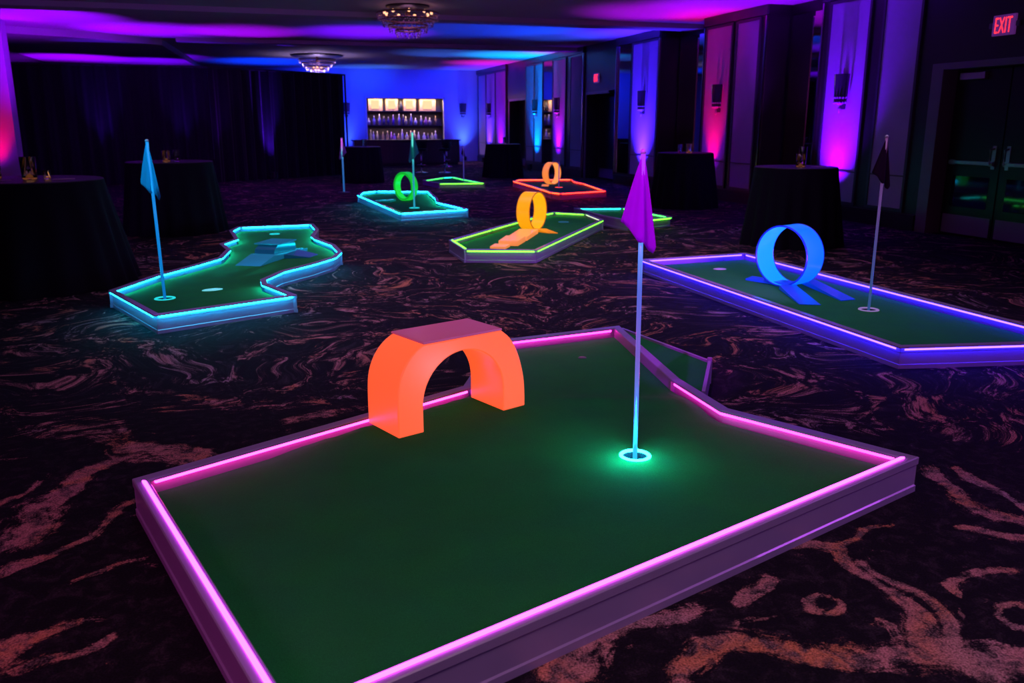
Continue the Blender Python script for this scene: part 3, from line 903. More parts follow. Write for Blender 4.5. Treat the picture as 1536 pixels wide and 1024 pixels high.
def gm(n, d, e, s, **k): return glowplastic(n, d, e, s, **k)
blue = [gm('loop_blue', (.01, .08, .4), (.001, .17, 1.0), .93), gm('loop_blue_inner', (.01, .15, .4), (.0, .33, 1.0), .93), gm('loop_blue_edge', (.005, .02, .25), (.0, .012, .40), .8), gm('ramp_blue', (.01, .08, .5), (.0, .035, .50), .55)]
loop_ring('sky-blue glowing loop on the violet-edged green', (4.778, 6.981, .38), (5.014, 7.068, .38), .29, blue, z0=.0865,
    tongues=[((4.66, 7.38), (4.80, 7.48), (4.86, 6.90), (4.98, 6.98), .105, .125), ((4.70, 6.86), (4.90, 6.93), (4.46, 6.20), (4.62, 6.12), .125, .092), ((5.08, 7.10), (5.22, 7.12), (4.90, 6.22), (5.06, 6.24), .135, .095)])
yel = [gm('loop_yellow', (.6, .3, .02), (1.0, .36, .002), .92), gm('loop_yellow_inner', (.6, .3, .02), (1.0, .43, .004), .92), gm('loop_yellow_edge', (.4, .15, .01), (.45, .13, .002), .7), gm('ramp_yellow', (.6, .25, .03), (1.0, .28, .004), .6), gm('step_orange', (.7, .35, .15), (1.0, .28, .05), .75)]
loop_ring('yellow glowing loop with a stepped orange ramp', (3.966, 11.838, .37), (3.828, 11.982, .37), .275, yel, z0=.0915,
    tongues=[((3.86, 11.72), (4.02, 11.62), (4.0, 11.45), (4.12, 11.40), .14, .10)],
    steps=[((2.80, 10.22), (2.97, 10.12), (2.92, 10.42), (3.09, 10.32), .12, .125), ((2.98, 10.46), (3.20, 10.34), (3.20, 10.86), (3.42, 10.72), .155, .165), ((3.24, 10.92), (3.46, 10.78), (3.62, 11.62), (3.86, 11.50), .145, .15)])
grn = [gm('loop_green', (.02, .4, .05), (.006, .55, .03), .85), gm('loop_green_inner', (.02, .5, .06), (.008, .68, .04), .9), gm('loop_green_edge', (.01, .3, .03), (.004, .35, .02), .7), gm('ramp_green', (.01, .2, .15), (.002, .12, .10), .6)]
loop_ring('green glowing loop on the turquoise-edged green', (2.93, 17.27, .37), (3.05, 17.345, .37), .285, grn, z0=.0915, thick=.05,
    tongues=[((2.62, 17.0), (2.78, 17.3), (2.30, 17.3), (2.45, 17.6), .13, .093)])
org = [gm('loop_orange', (.6, .25, .06), (1.0, .26, .05), .92), gm('loop_orange_inner', (.6, .25, .08), (1.0, .36, .09), .92), gm('loop_orange_edge', (.5, .2, .05), (.6, .14, .03), .8), gm('ramp_orange', (.6, .2, .06), (.9, .2, .04), .6)]
loop_ring('pale orange glowing loop on the farthest orange-edged green', (7.46, 20.95, .37), (7.36, 21.10, .37), .275, org, z0=.0915,
    tongues=[((7.05, 20.72), (7.2, 20.62), (6.9, 20.35), (7.05, 20.25), .12, .093)])

# translucent low ramp block on the left green
M['ghost2'] = gm('ramp_clear_dark', (.02, .12, .2), (.0, .04, .09), .5, rough=.15)
M['ghost'] = gm('ramp_clear_blue', (.03, .22, .34), (.005, .13, .22), .55, rough=.15)
rb = thing('ramp_obstacle', 'low dim blue ramp block on the cyan-edged green', 'ramp obstacle', (.20, 10.25, .0905), R(62))
def wedge(pts):
    bm = bmesh.new(); vs = [bm.verts.new((p[0], -p[2], p[1])) for p in pts[0]]; ws = [bm.verts.new((p[0], -p[2], p[1])) for p in pts[1]]
    n_ = len(vs); bm.faces.new(vs); bm.faces.new(list(reversed(ws)))
    for i in range(n_): bm.faces.new((vs[i], vs[(i+1) % n_], ws[(i+1) % n_], ws[i]))
    return bm
pf = [(-.62, .001), (.60, .001), (.60, .03), (.40, .05), (-.25, .075)]
obj('ramp_body', wedge([[(a, b_, -.15) for a, b_ in pf], [(a, b_, .15) for a, b_ in pf]]), M['ghost'], rb)
pf = [(-.22, .0735), (.36, .054), (.32, .145), (.24, .165), (-.10, .165), (-.20, .12)]
obj('ramp_hump', wedge([[(a, b_+.002, -.12) for a, b_ in pf], [(a, b_+.002, .12) for a, b_ in pf]]), M['ghost2'], rb)
pf = [(-.14, .169), (.28, .169), (.30, .181), (-.14, .181)]
obj('ramp_lid', wedge([[(a, b_, -.16) for a, b_ in pf], [(a, b_, .16) for a, b_ in pf]]), M['ghost'], rb)
obj('side_wing', wedge([[(-.05, .001, .155), (.35, .001, .155), (.35, .05, .155), (-.05, .05, .155)], [(.05, .001, .42), (.30, .001, .42), (.30, .008, .42), (.05, .008, .42)]]), M['ghost2'], rb)
# small pale markers lying on the turf
def marker(label, x, y, z, r, m, sx=1.6, ang=0):
    bm = lathe([(.001, 0), (r, 0), (r, .004), (r*.8, .008), (.001, .009)], 24)
    bmesh.ops.scale(bm, vec=(sx, 1, 1), verts=bm.verts)
    o = obj('tee_marker', bm, m, None, smooth=False)
    o.location = (x, y, z); o.rotation_euler = (0, 0, ang)
    tag(o, label, 'tee marker', 'tee markers on the greens')
M['tee'] = gm('tee_pale', (.4, .8, .8), (.08, .65, .62), .8)
M['tee3'] = pbr('tee_grey', (.16, .16, .2), .4)
M['tee2'] = pbr('tee_white', (.6, .6, .65), .4)
marker('pale glowing oval tee marker beside the cyan-edged green\'s cup', -.41, 8.35, .0905, .050, M['tee'], 1.9, R(15))
marker('white tee marker before the blue loop on the violet-edged green', 4.76, 8.05, .0855, .045, M['tee2'], 1.6, R(-17))
marker('small dim white marker at the back of the foreground green', 2.02, 5.08, .0985, .018, M['tee3'], 1.5, R(-17))

# ------------------------------------------------------------------ flagsticks
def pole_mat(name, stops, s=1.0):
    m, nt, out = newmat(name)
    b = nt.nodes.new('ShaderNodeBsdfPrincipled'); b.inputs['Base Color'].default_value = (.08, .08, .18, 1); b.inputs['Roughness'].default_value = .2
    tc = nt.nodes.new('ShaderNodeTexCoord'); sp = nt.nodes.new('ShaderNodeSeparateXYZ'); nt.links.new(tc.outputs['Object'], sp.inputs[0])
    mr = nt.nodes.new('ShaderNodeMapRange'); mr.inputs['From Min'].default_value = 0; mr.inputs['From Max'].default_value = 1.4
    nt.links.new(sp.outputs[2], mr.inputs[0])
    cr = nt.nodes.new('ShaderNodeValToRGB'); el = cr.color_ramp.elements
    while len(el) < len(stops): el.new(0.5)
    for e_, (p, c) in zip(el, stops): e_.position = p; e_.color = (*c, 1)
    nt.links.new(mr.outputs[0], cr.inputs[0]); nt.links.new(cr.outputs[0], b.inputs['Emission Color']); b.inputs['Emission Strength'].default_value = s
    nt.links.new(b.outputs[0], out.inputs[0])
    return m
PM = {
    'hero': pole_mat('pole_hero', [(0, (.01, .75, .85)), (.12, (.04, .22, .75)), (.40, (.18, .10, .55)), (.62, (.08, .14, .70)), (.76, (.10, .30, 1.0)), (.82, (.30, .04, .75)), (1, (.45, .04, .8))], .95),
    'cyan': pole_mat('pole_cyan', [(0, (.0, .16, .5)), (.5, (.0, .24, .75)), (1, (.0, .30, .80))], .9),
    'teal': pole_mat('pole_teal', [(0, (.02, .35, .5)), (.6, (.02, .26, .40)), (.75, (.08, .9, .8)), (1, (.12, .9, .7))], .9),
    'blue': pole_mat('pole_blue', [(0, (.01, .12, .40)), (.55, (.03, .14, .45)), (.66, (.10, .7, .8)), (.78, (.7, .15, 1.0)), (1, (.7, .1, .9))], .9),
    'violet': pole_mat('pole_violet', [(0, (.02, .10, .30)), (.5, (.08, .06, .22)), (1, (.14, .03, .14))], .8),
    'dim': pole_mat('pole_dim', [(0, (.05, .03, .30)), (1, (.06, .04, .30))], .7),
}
def flag_mesh(lw=.088, rw=.066, seed=0):
    """pennant hanging limp in two lobes about the pole"""
    rnd = random.Random(seed)
    S, T = 18, 16
    key = [(-1, -lw, -.285), (-.55, -lw*.62, -.315), (-.1, -.012, -.375), (.12, .006, -.372), (.55, rw*.55, -.415), (.8, rw*.85, -.425), (1, rw, -.395)]
    def ev(s):
        for (a, x0, z0), (b_, x1, z1) in zip(key[:-1], key[1:]):
            if s <= b_ + 1e-9:
                k = (s-a)/(b_-a); return x0+(x1-x0)*k, z0+(z1-z0)*k
        return key[-1][1], key[-1][2]
    bm = bmesh.new(); g = []
    ph = rnd.random()*2
    for j in range(T+1):
        t = j/T; row = []
        for i in range(S+1):
            s = -1+2*i/S
            x, z = ev(s)
            y = -.014-.028*t*math.cos(s*4.2+ph)*(.4+.6*abs(s))-.01*t*math.sin(s*9+ph)
            row.append(bm.verts.new((x*t**.9+.004*s*(1-t), y*(.5+.5*t), z*t)))
        g.append(row)
    for j in range(T):
        for i in range(S): bm.faces.new((g[j][i], g[j][i+1], g[j+1][i+1], g[j+1][i]))
    return bm
def flagstick(label, x, y, z0, h, pm, fm, r=.011, lean=(0, 0), yaw=-16.8, seed=0, flag=True, mirror=False, base=False, scale=1.0):
    t = thing('flagstick', label, 'flag', (x, y, z0), R(yaw), 'lit flagsticks')
    t.rotation_euler = (lean[1], lean[0], R(yaw))
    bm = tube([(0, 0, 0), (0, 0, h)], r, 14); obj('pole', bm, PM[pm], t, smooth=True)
    obj('pole_cap', lathe([(r*1.2, 0), (r*1.25, .012), (r*.7, .02), (.001, .021)], 14, cz=h), M['tee2'], t, smooth=True)
    if flag:
        bm = flag_mesh(seed=seed)
        bmesh.ops.scale(bm, vec=((-1 if mirror else 1)*scale, 1, scale), verts=bm.verts)
        bmesh.ops.translate(bm, verts=bm.verts, vec=(0, 0, h-.004))
        o = obj('flag', bm, fm, t, smooth=True)
        so = o.modifiers.new('s', 'SOLIDIFY'); so.thickness = .0015
    if base: obj('base_plate', lathe([(.001, 0), (.14, 0), (.14, .012), (.03, .03), (.001, .03)], 28), M['steel'], t)
    return t
FM = {
    'purple': cloth('flag_purple', (.62, .02, .80), .55),
    'cyan': cloth('flag_cyan', (.05, .60, .80), .5),
    'teal': cloth('flag_teal', (.08, .60, .50), .5),
    'mag': cloth('flag_magenta', (.65, .30, .75), .5),
    'dark': cloth('flag_dark', (.05, .02, .06), .3),
}
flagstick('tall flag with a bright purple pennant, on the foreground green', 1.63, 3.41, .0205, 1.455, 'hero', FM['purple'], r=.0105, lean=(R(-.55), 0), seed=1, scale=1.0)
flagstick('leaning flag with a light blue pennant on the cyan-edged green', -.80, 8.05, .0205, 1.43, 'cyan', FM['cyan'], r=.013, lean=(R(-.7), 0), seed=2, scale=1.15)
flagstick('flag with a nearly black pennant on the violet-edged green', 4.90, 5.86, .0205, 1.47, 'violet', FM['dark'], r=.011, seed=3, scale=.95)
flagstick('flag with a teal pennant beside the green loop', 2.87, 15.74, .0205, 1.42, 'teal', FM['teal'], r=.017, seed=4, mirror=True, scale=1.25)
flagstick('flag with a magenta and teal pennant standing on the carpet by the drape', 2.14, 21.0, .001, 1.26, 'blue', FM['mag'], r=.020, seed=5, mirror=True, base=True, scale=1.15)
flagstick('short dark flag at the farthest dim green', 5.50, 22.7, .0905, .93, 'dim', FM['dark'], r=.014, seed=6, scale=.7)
flagstick('thin bare marker pole beside the pale orange loop', 7.20, 19.9, .0205, .66, 'dim', FM['dark'], r=.012, flag=False)

# ------------------------------------------------------------------ cocktail tables
def cocktail_table(label, x, y, r=.54, h=1.05, rb=.66, seed=0):
    t = thing('cocktail_table', label, 'cocktail table', (x, y, 0), 0, 'black draped cocktail tables')
    rnd = random.Random(seed)
    nf = 17; ph = rnd.random()*6
    bm = bmesh.new(); rows = []; NA = 136; NZ = 14
    for j in range(NZ+1):
        k = j/NZ; row = []
        for i in range(NA):
            a = 2*PI*i/NA
            amp = .032*k**.8
            rr = r+(rb-r)*k**1.1+amp*math.cos(nf*a+ph+1.2*math.sin(3*a+ph))+amp*.5*math.sin(7*a)
            row.append(bm.verts.new((rr*math.cos(a), rr*math.sin(a), (h-.012)*(1-k)+.002)))
        rows.append(row)
    for p, q in zip(rows[:-1], rows[1:]):
        for i in range(NA): bm.faces.new((p[i], p[(i+1) % NA], q[(i+1) % NA], q[i]))
    obj('cloth_skirt', bm, M['linen'], t, smooth=True)
    obj('table_top', lathe([(.001, h), (r-.012, h), (r-.003, h-.004), (r, h-.010), (r-.02, h-.03), (.001, h-.03)], 64), M['linen_lit'], t, smooth=False)
    return t
cocktail_table('wide black draped table at the left edge, nearest to the camera', -2.14, 9.75, .70, 1.06, .92, 1)
cocktail_table('black draped table behind the tall cyan flag, in front of the drape', -1.14, 14.04, .62, 1.05, .74, 2)
cocktail_table('black draped table in front of the violet-lit wall panel', 7.04, 10.11, .54, 1.04, .66, 3)
cocktail_table('black draped table in front of the red-lit wall panel', 8.20, 15.41, .54, 1.05, .66, 4)
cocktail_table('black draped table at the end of the drape, left of the bar', 3.04, 24.5, .52, .98, .58, 5)
cocktail_table('black draped table in the far right corner, before the blue wall', 7.48, 25.7, .53, 1.0, .62, 6)

def votive(label, x, y, z, r=.045, h=.12, flame=True, group='glasses and candles on the draped tables', name='candle_glass', cat='candle glass'):
    t = thing(name, label, cat, (x, y, z+.001), 0, group)
    pf = [(.001, 0), (r*.8, 0), (r*.92, .01), (r, h), (r-.004, h), (r*.85, .022), (.001, .014)]
    obj('glass', lathe(pf, 20, cap=False), M['glass'], t, smooth=True)
    if flame:
        obj('candle', lathe([(.001, .017), (r*.7, .017), (r*.7, h*.22), (.001, h*.22)], 16), M['wax'], t)
        obj('flame', lathe([(.001, h*.23), (.009, h*.30), (.010, h*.36), (.004, h*.50), (.001, h*.60)], 10), M['flame'], t, smooth=True)
    return t
def coaster(label, x, y, z):
    o = obj('napkin', box(-.10, .10, -.07, .07, 0, .004), M['napkin'], None); o.location = (x, y, z+.001); o.rotation_euler = (0, 0, random.random())
    tag(o, label, 'napkin', 'napkins on the draped tables')
M['napkin'] = pbr('paper_napkin', (.55, .4, .42), .7)
votive('tall candle glass in the middle of the leftmost draped table', -2.10, 9.68, 1.06, .075, .22)
votive('small candle glass beside the tall one on the leftmost draped table', -1.93, 9.62, 1.06, .035, .09)
votive('low candle glass towards the left of the leftmost draped table', -2.46, 9.95, 1.06, .05, .12)
coaster('pale napkin on the leftmost draped table, left of its tall glass', -2.33, 9.50, 1.06)
coaster('pale napkin on the leftmost draped table, right of its tall glass', -1.78, 9.60, 1.06)
votive('candle glass on the table behind the cyan flag', -1.17, 13.95, 1.05, .06, .16)
votive('plain small glass beside the candle on the table behind the cyan flag', -1.02, 13.90, 1.05, .045, .17, flame=False, name='drinking_glass', cat='glass')
votive('tall candle glass on the table before the violet-lit panel', 7.02, 9.98, 1.04, .065, .17)
votive('tall clear tumbler behind the candle before the violet-lit panel', 7.14, 10.12, 1.04, .05, .26, flame=False, name='drinking_glass', cat='glass')
coaster('pale napkin on the table before the violet-lit panel', 7.28, 9.95, 1.04)
votive('candle glass on the table before the red-lit panel', 8.22, 15.30, 1.05, .065, .17)
votive('empty glass at the left of the candle before the red-lit panel', 8.05, 15.36, 1.05, .05, .16, flame=False, name='drinking_glass', cat='glass')
votive('dark glass on the table at the end of the drape', 3.10, 24.40, .98, .07, .20, flame=False, name='drinking_glass', cat='glass')
votive('glass on the table in the far right corner', 7.50, 25.6, 1.0, .06, .2, flame=False, name='drinking_glass', cat='glass')

# ------------------------------------------------------------------ drape
DP = [(-6.3, 25.2), (-5.6, 25.3), (-.9, 25.6), (3.04, 28.4)]
dr = thing('pipe_and_drape', 'long black velvet drape closing off the back left of the room', 'drape', (DP[1][0], DP[1][1], 0))
def drape_panel(a, b_, off, zt=3.06):
    a, b_ = Vector(a), Vector(b_); L_ = (b_-a).length; d = (b_-a)/L_; nrm = Vector((d.y, -d.x))
    bm = bmesh.new(); K = max(8, int(L_/.03)); rows = []
    ph = [1.3, 4.1, .7]
    for z, am in ((0.01, 1.0), (1.0, .95), (2.0, .85), (zt-.1, .6), (zt, .5)):
        row = []
        for i in range(K+1):
            s = i/K*L_; g_ = s+off
            q = a+d*s+nrm*(am*(.055*math.sin(g_*17+ph[0]+math.sin(g_*3.1+ph[1]))+.02*math.sin(g_*41+ph[2])))
            row.append(bm.verts.new((q.x, q.y, z)))
        rows.append(row)
    for p, q in zip(rows[:-1], rows[1:]):
        for i in range(K): bm.faces.new((p[i], p[i+1], q[i+1], q[i]))
    obj('drape_panel', bm, M['velvet'], dr, smooth=True, local=False)
sd = 0
for a, b_ in zip(DP[:-1], DP[1:]):
    va, vb = Vector(a), Vector(b_); k = max(1, round((vb-va).length/1.25))
    for i in range(k):
        drape_panel(va+(vb-va)*i/k, va+(vb-va)*(i+1)/k, sd); sd += (vb-va).length/k
obj('top_rail', tube([(p[0], p[1], 3.08) for p in DP], .03, 8), M['black'], dr, local=False)
obj('end_post', tube([(3.08, 28.42, 0), (3.08, 28.42, 3.1)], .03, 8), M['black'], dr, local=False)

# ------------------------------------------------------------------ sconces
def sconce(label, x, y, z, rotz=0.0):
    t = thing('wall_sconce', label, 'wall sconce', (x, y, z), rotz, 'dark glass wall sconces')
    # local -x points into the room
    obj('back_plate', box(-.012, -.001, -.07, .07, -.30, .28, bev=.004), M['frame'], t)
    bm = bmesh.new()
    add_lathe(bm, [(.13, -.18), (.155, .27)], 20, cx=-.03, a0=PI/2, a1=3*PI/2)
    add_lathe(bm, [(.122, -.18), (.147, .27)], 20, cx=-.03, a0=PI/2, a1=3*PI/2)
    obj('glass_shade', bm, M['smokeglass'], t, smooth=True)
    bm = bmesh.new()
    for zz, rr in ((-.19, .13), (-.11, .135)):
        for i in range(9):
            a = PI/2+PI*(i+.5)/9
            bmesh.ops.create_icosphere(bm, subdivisions=1, radius=.022, matrix=Matrix.Translation((-.03+rr*math.cos(a), rr*math.sin(a), zz)))
    obj('crystal_band', bm, M['crystal'], t, kind='stuff')
    bm = lathe([(.001, -.37), (.022, -.33), (.03, -.29), (.015, -.24), (.05, -.205), (.001, -.20)], 8, cx=-.07)
    obj('crystal_drop', bm, M['crystal'], t)
    return t
for y, l in ((12.72, 'dark glass sconce on the violet-lit panel, biggest in view'), (16.80, 'dark glass sconce on the red-lit panel'), (20.52, 'dark glass sconce on the blue-violet panel behind the purple flag'),
             (26.84, 'dark glass sconce above the magenta uplight'), (29.10, 'dark glass sconce above the sky-blue uplight'), (35.1, 'dark glass sconce nearest the corner on the panelled wall')):
    sconce(l, XR-.021, y, 2.13)
sconce('dark glass sconce on the blue wall right of the bar', 9.03, YF-.004, 2.17, PI/2)
sconce('dark glass sconce on the blue wall between drape and bar', 4.05, YF-.004, 2.17, PI/2)

# ------------------------------------------------------------------ chandeliers
def chandelier(label, x, y, seed, glow):
    t = thing('crystal_chandelier', label, 'chandelier', (x, y, HC-.001), 0)
    pr_ = .86 if glow < 4 else .42
    obj('ceiling_plate', lathe([(.001, 0), (pr_, 0), (pr_, -.03), (pr_-.06, -.05), (.001, -.05)], 48), M['black'], t)
    obj('stem', tube([(0, 0, -.05), (0, 0, -.20)], .05, 12), M['gilt'], t)
    for k, (r, z) in enumerate(((.60, -.14), (.50, -.25), (.38, -.36), (.24, -.45))):
        bm = bmesh.new()
        rr = [(r+.012*math.cos(b_), z+.018*math.sin(b_)) for b_ in (0, PI/2, PI, 3*PI/2)]
        rings = [[bm.verts.new((q[0]*math.cos(2*PI*i/40), q[0]*math.sin(2*PI*i/40), q[1])) for q in rr] for i in range(40)]
        for i in range(40):
            p, q = rings[i], rings[(i+1) % 40]
            for j in range(4): bm.faces.new((p[j], p[(j+1) % 4], q[(j+1) % 4], q[j]))
        obj('ring', bm, M['gilt'], t, smooth=True)
        bm = bmesh.new(); cnt = int(r*64)
        for i in range(cnt):
            a = 2*PI*i/cnt
            for m_ in range(3):
                h = .042
                vz = z-.03-m_*.045
                c_ = Vector(((r-.012*m_)*math.cos(a+.05*m_), (r-.012*m_)*math.sin(a+.05*m_), vz))
                w_ = .017
                top = bm.verts.new(c_+Vector((0, 0, h/2))); bot = bm.verts.new(c_-Vector((0, 0, h/2)))
                mid = [bm.verts.new(c_+Vector((w_*math.cos(a+b_), w_*math.sin(a+b_), 0))) for b_ in (0, PI/2, PI, 3*PI/2)]
                for q in range(4):
                    bm.faces.new((top, mid[q], mid[(q+1) % 4])); bm.faces.new((bot, mid[(q+1) % 4], mid[q]))
        obj('crystal_tier', bm, M['crystal'], t, kind='stuff')
    for i in range(glow):
        a = 2*PI*i/glow+.4
        rr = .46 if glow > 3 else .15
        zz = -.13 if glow > 3 else -.40
        bm = bmesh.new(); bmesh.ops.create_uvsphere(bm, u_segments=10, v_segments=8, radius=.032, matrix=Matrix.Translation((rr*math.cos(a), rr*math.sin(a), zz)))
        obj('bulb', bm, M['bulb'], t, smooth=True)
    return t
chandelier('crystal chandelier with an amber rim, nearest, cut by the top of the view', 3.15, 17.4, 1, 9)
chandelier('violet-lit crystal chandelier under a black ceiling plate, above the drape', 2.42, 30.4, 2, 3)

# ------------------------------------------------------------------ bar
bar = thing('bar_counter', 'dark bar counter in front of the lit bottle shelves', 'bar counter', (5.9, 34.4, 0))
obj('counter_top', box(3.9, 8.15, 34.0, 34.75, .94, .985, bev=.008), M['black'], bar, local=False)
M['barfront'] = pbr('bar_front', (.05, .035, .05), .3, .2)
obj('counter_front', box(3.95, 8.10, 34.10, 34.68, .10, .939), M['barfront'], bar, local=False)
obj('kick_board', box(4.0, 8.05, 34.16, 34.62, 0, .10), M['black'], bar, local=False)
for xx in (4.02, 5.4, 6.8):
    obj('front_panel', box(xx, xx+1.22, 34.075, 34.099, .22, .84, bev=.004), M['barfront'], bar, local=False)
def stool(label, x, y):
    t = thing('bar_stool', label, 'bar stool', (x, y, 0), random.random()*3, 'bar stools before the counter')
    obj('foot', lathe([(.001, 0), (.22, 0), (.22, .01), (.05, .035), (.001, .04)], 28), M['chrome'], t, smooth=True)
    obj('post', tube([(0, 0, .041), (0, 0, .72)], .025, 12), M['chrome'], t, smooth=True)
    bm = bmesh.new(); add_lathe(bm, [(.13, .25), (.142, .26), (.13, .27)], 24); obj('foot_ring', bm, M['chrome'], t)
    obj('seat', lathe([(.001, .72), (.19, .72), (.21, .75), (.20, .79), (.001, .80)], 28), M['velvet'], t, smooth=True)
    bm = bmesh.new(); add_lathe(bm, [(.215, .77), (.235, 1.02), (.215, 1.02), (.195, .77)], 20, a0=-1.2, a1=1.2)
    obj('backrest', bm, M['velvet'], t, smooth=True)
    return t
stool('bar stool whose chrome foot shines above the farthest green', 6.28, 28.6)
stool('black bar stool left of the one with the shining chrome foot', 5.55, 28.9)
stool('black bar stool close to the counter', 7.25, 32.6)
# lit display cubes on the top shelf
M['display'] = led('display_glow', (1.0, .62, .34), 1.25)
M['cubby'] = pbr('cubby_wood', (.5, .28, .16), .6)
lamps = [(5.02, 5.62, 'lit amber display box at the left end of the top bar shelf'), (5.76, 6.28, 'lit amber display box second from the left on the top bar shelf'),
         (6.52, 7.05, 'lit amber display box left of the widest one on the top bar shelf'), (7.22, 7.92, 'widest lit amber display box at the right of the top bar shelf')]
for x0, x1, l in lamps:
    t = thing('display_box', l, 'display light', ((x0+x1)/2, YF+.4, 2.121), 0, 'lit display boxes in the bar')
    w_ = (x1-x0)/2
    obj('box', box(-w_, w_, -.04, .2, 0, .50, bev=.01), M['cubby'], t)
    obj('light_panel', box(-w_*.62, w_*.52, -.055, -.041, .08, .44, bev=.006), M['display'], t)
t = thing('dark_urn', 'dark round urn between the lit display boxes', 'urn', (6.40, YF+.35, 2.121))
obj('urn_body', lathe([(.001, 0), (.05, 0), (.09, .10), (.095, .2), (.05, .30), (.06, .36), (.001, .36)], 20), M['black'], t, smooth=True)
obj('urn_lid', lathe([(.062, .361), (.04, .40), (.001, .43)], 16), M['black'], t, smooth=True)
# bottles
bcol = [(.30, .12, .40), (.55, .50, .25), (.10, .06, .14), (.45, .38, .50), (.55, .20, .35), (.15, .25, .45), (.40, .25, .10), (.6, .55, .55)]
bm_m = [pbr('bottle_glass_%d' % i, c, .12, 0, .7, coat=.6) for i, c in enumerate(bcol)]
M['blabel'] = pbr('bottle_label', (.6, .5, .45), .6)
cname = ['purple', 'straw', 'black', 'lilac', 'rose', 'blue', 'amber', 'clear']
shapes = [[(.001, 0), (.045, 0), (.045, .18), (.017, .24), (.016, .33), (.001, .33)], [(.001, 0), (.055, 0), (.06, .14), (.02, .20), (.018, .27), (.001, .27)], [(.001, 0), (.038, 0), (.038, .22), (.014, .27), (.014, .37), (.001, .37)]]
proto = []
for k in range(3):
    for ci in range(8): proto.append((lathe(shapes[k], 14), ci, k))
meshes = {}
for bmx, ci, k in proto:
    me = bpy.data.meshes.new('bottle'); bmesh.ops.recalc_face_normals(bmx, faces=bmx.faces); bmx.to_mesh(me); bmx.free()
    for p in me.polygons: p.use_smooth = True
    me.materials.append(bm_m[ci]); meshes[(ci, k)] = me
rb_ = random.Random(11)
cnts = {}
ORD = ['first', 'second', 'third', 'fourth', 'fifth', 'sixth', 'seventh', 'eighth', 'ninth']
cols = {}
for shelf, z, nb in (('middle', 1.541, 15), ('bottom', .901, 17)):
    for i in range(nb):
        x = NX0+.14+(NX1-NX0-.45)*i/(nb-1)+rb_.uniform(-.05, .05)
        ci, k = rb_.randrange(8), rb_.randrange(3)
        cols.setdefault((shelf, ci), []).append((x, z, ci, k))
for (shelf, ci), lst in cols.items():
    for j, (x, z, ci, k) in enumerate(sorted(lst)):
        o = bpy.data.objects.new('bottle', meshes[(ci, k)]); C.objects.link(o)
        sc_ = rb_.uniform(1.0, 1.25); o.scale = (sc_*1.15, sc_*1.15, sc_)
        o.location = (x, YF+.30+rb_.uniform(-.06, .10), z)
        w_ = 'only' if len(lst) == 1 else ORD[j]
        tag(o, '%s glass bottle on the %s bar shelf, %s of that colour from the drape side' % (cname[ci], shelf, w_) if len(lst) > 1 else 'the only %s glass bottle on the %s bar shelf' % (cname[ci], shelf),
            'bottle', 'bottles on the %s bar shelf' % shelf)

# ------------------------------------------------------------------ uplight fixtures
def fixture(label, x, y, col, aim):
    t = thing('uplight', label, 'uplight', (x, y, 0), 0, 'floor uplights')
    t.rotation_euler = (0, 0, math.atan2(aim[1]-y, aim[0]-x) if (aim[0]-x or aim[1]-y) else 0)
    obj('floor_bracket', box(-.08, .08, -.11, .11, 0, .012), M['black'], t)
    obj('lamp_can', lathe([(.05, .03), (.085, .05), (.085, .19), (.095, .20), (.095, .215), (.08, .215), (.075, .17), (.001, .17)], 20, cap=False), M['black'], t, smooth=False)
    obj('lens', lathe([(.001, .175), (.074, .175), (.001, .185)], 20), led('lens_glow', tuple(c*1.2 for c in col)), t)
    for s in (-1, 1):
        obj('yoke_arm', box(-.012, .012, s*.10-.006, s*.10+.006, .012, .14), M['black'], t)

def spot(loc, aim, col, W, ang, blend=1.0, size=.06):
    l = bpy.data.lights.new('spot_beam', 'SPOT'); l.energy = W; l.color = col
    l.spot_size = R(ang); l.spot_blend = blend; l.shadow_soft_size = size
    o = bpy.data.objects.new('spot_beam', l); C.objects.link(o)
    o.location = loc
    o.rotation_euler = (Vector(aim)-Vector(loc)).to_track_quat('-Z', 'Y').to_euler()
    return o
def area(loc, aim, col, W, sx, sy, spread=180):
    l = bpy.data.lights.new('area_light', 'AREA'); l.energy = W; l.color = col; l.shape = 'RECTANGLE'; l.size = sx; l.size_y = sy
    l.spread = R(spread)
    o = bpy.data.objects.new('area_light', l); C.objects.link(o); o.location = loc
    o.rotation_euler = (Vector(aim)-Vector(loc)).to_track_quat('-Z', 'Y').to_euler()
    return o

BLUE = (.0, .03, 1.0); VIOL = (.16, .0, 1.0); PURP = (.27, .0, 1.0); MAG = (1.0, .02, .75); RED = (1.0, .0, .10); SKY = (.0, .35, 1.0); INDI = (.10, .01, 1.0)

def wall_up(x, y, nx, ny, col, W, label, col2=None, k2=1.7, z=.22, off=.28, ang=46, top=3.6, inset=.02):
    """uplight standing off a wall; (nx, ny) points from the wall into the room"""
    px, py = x+nx*off, y+ny*off
    fixture(label, px, py, col, (x, y))
    spot((px, py, z), (x+nx*inset, y+ny*inset, top), col, W, ang, 1.0, .05)
    spot((px+nx*.12, py+ny*.12, z), (x, y, 3.3), col2 or col, W*k2, 78, 1.0, .05)
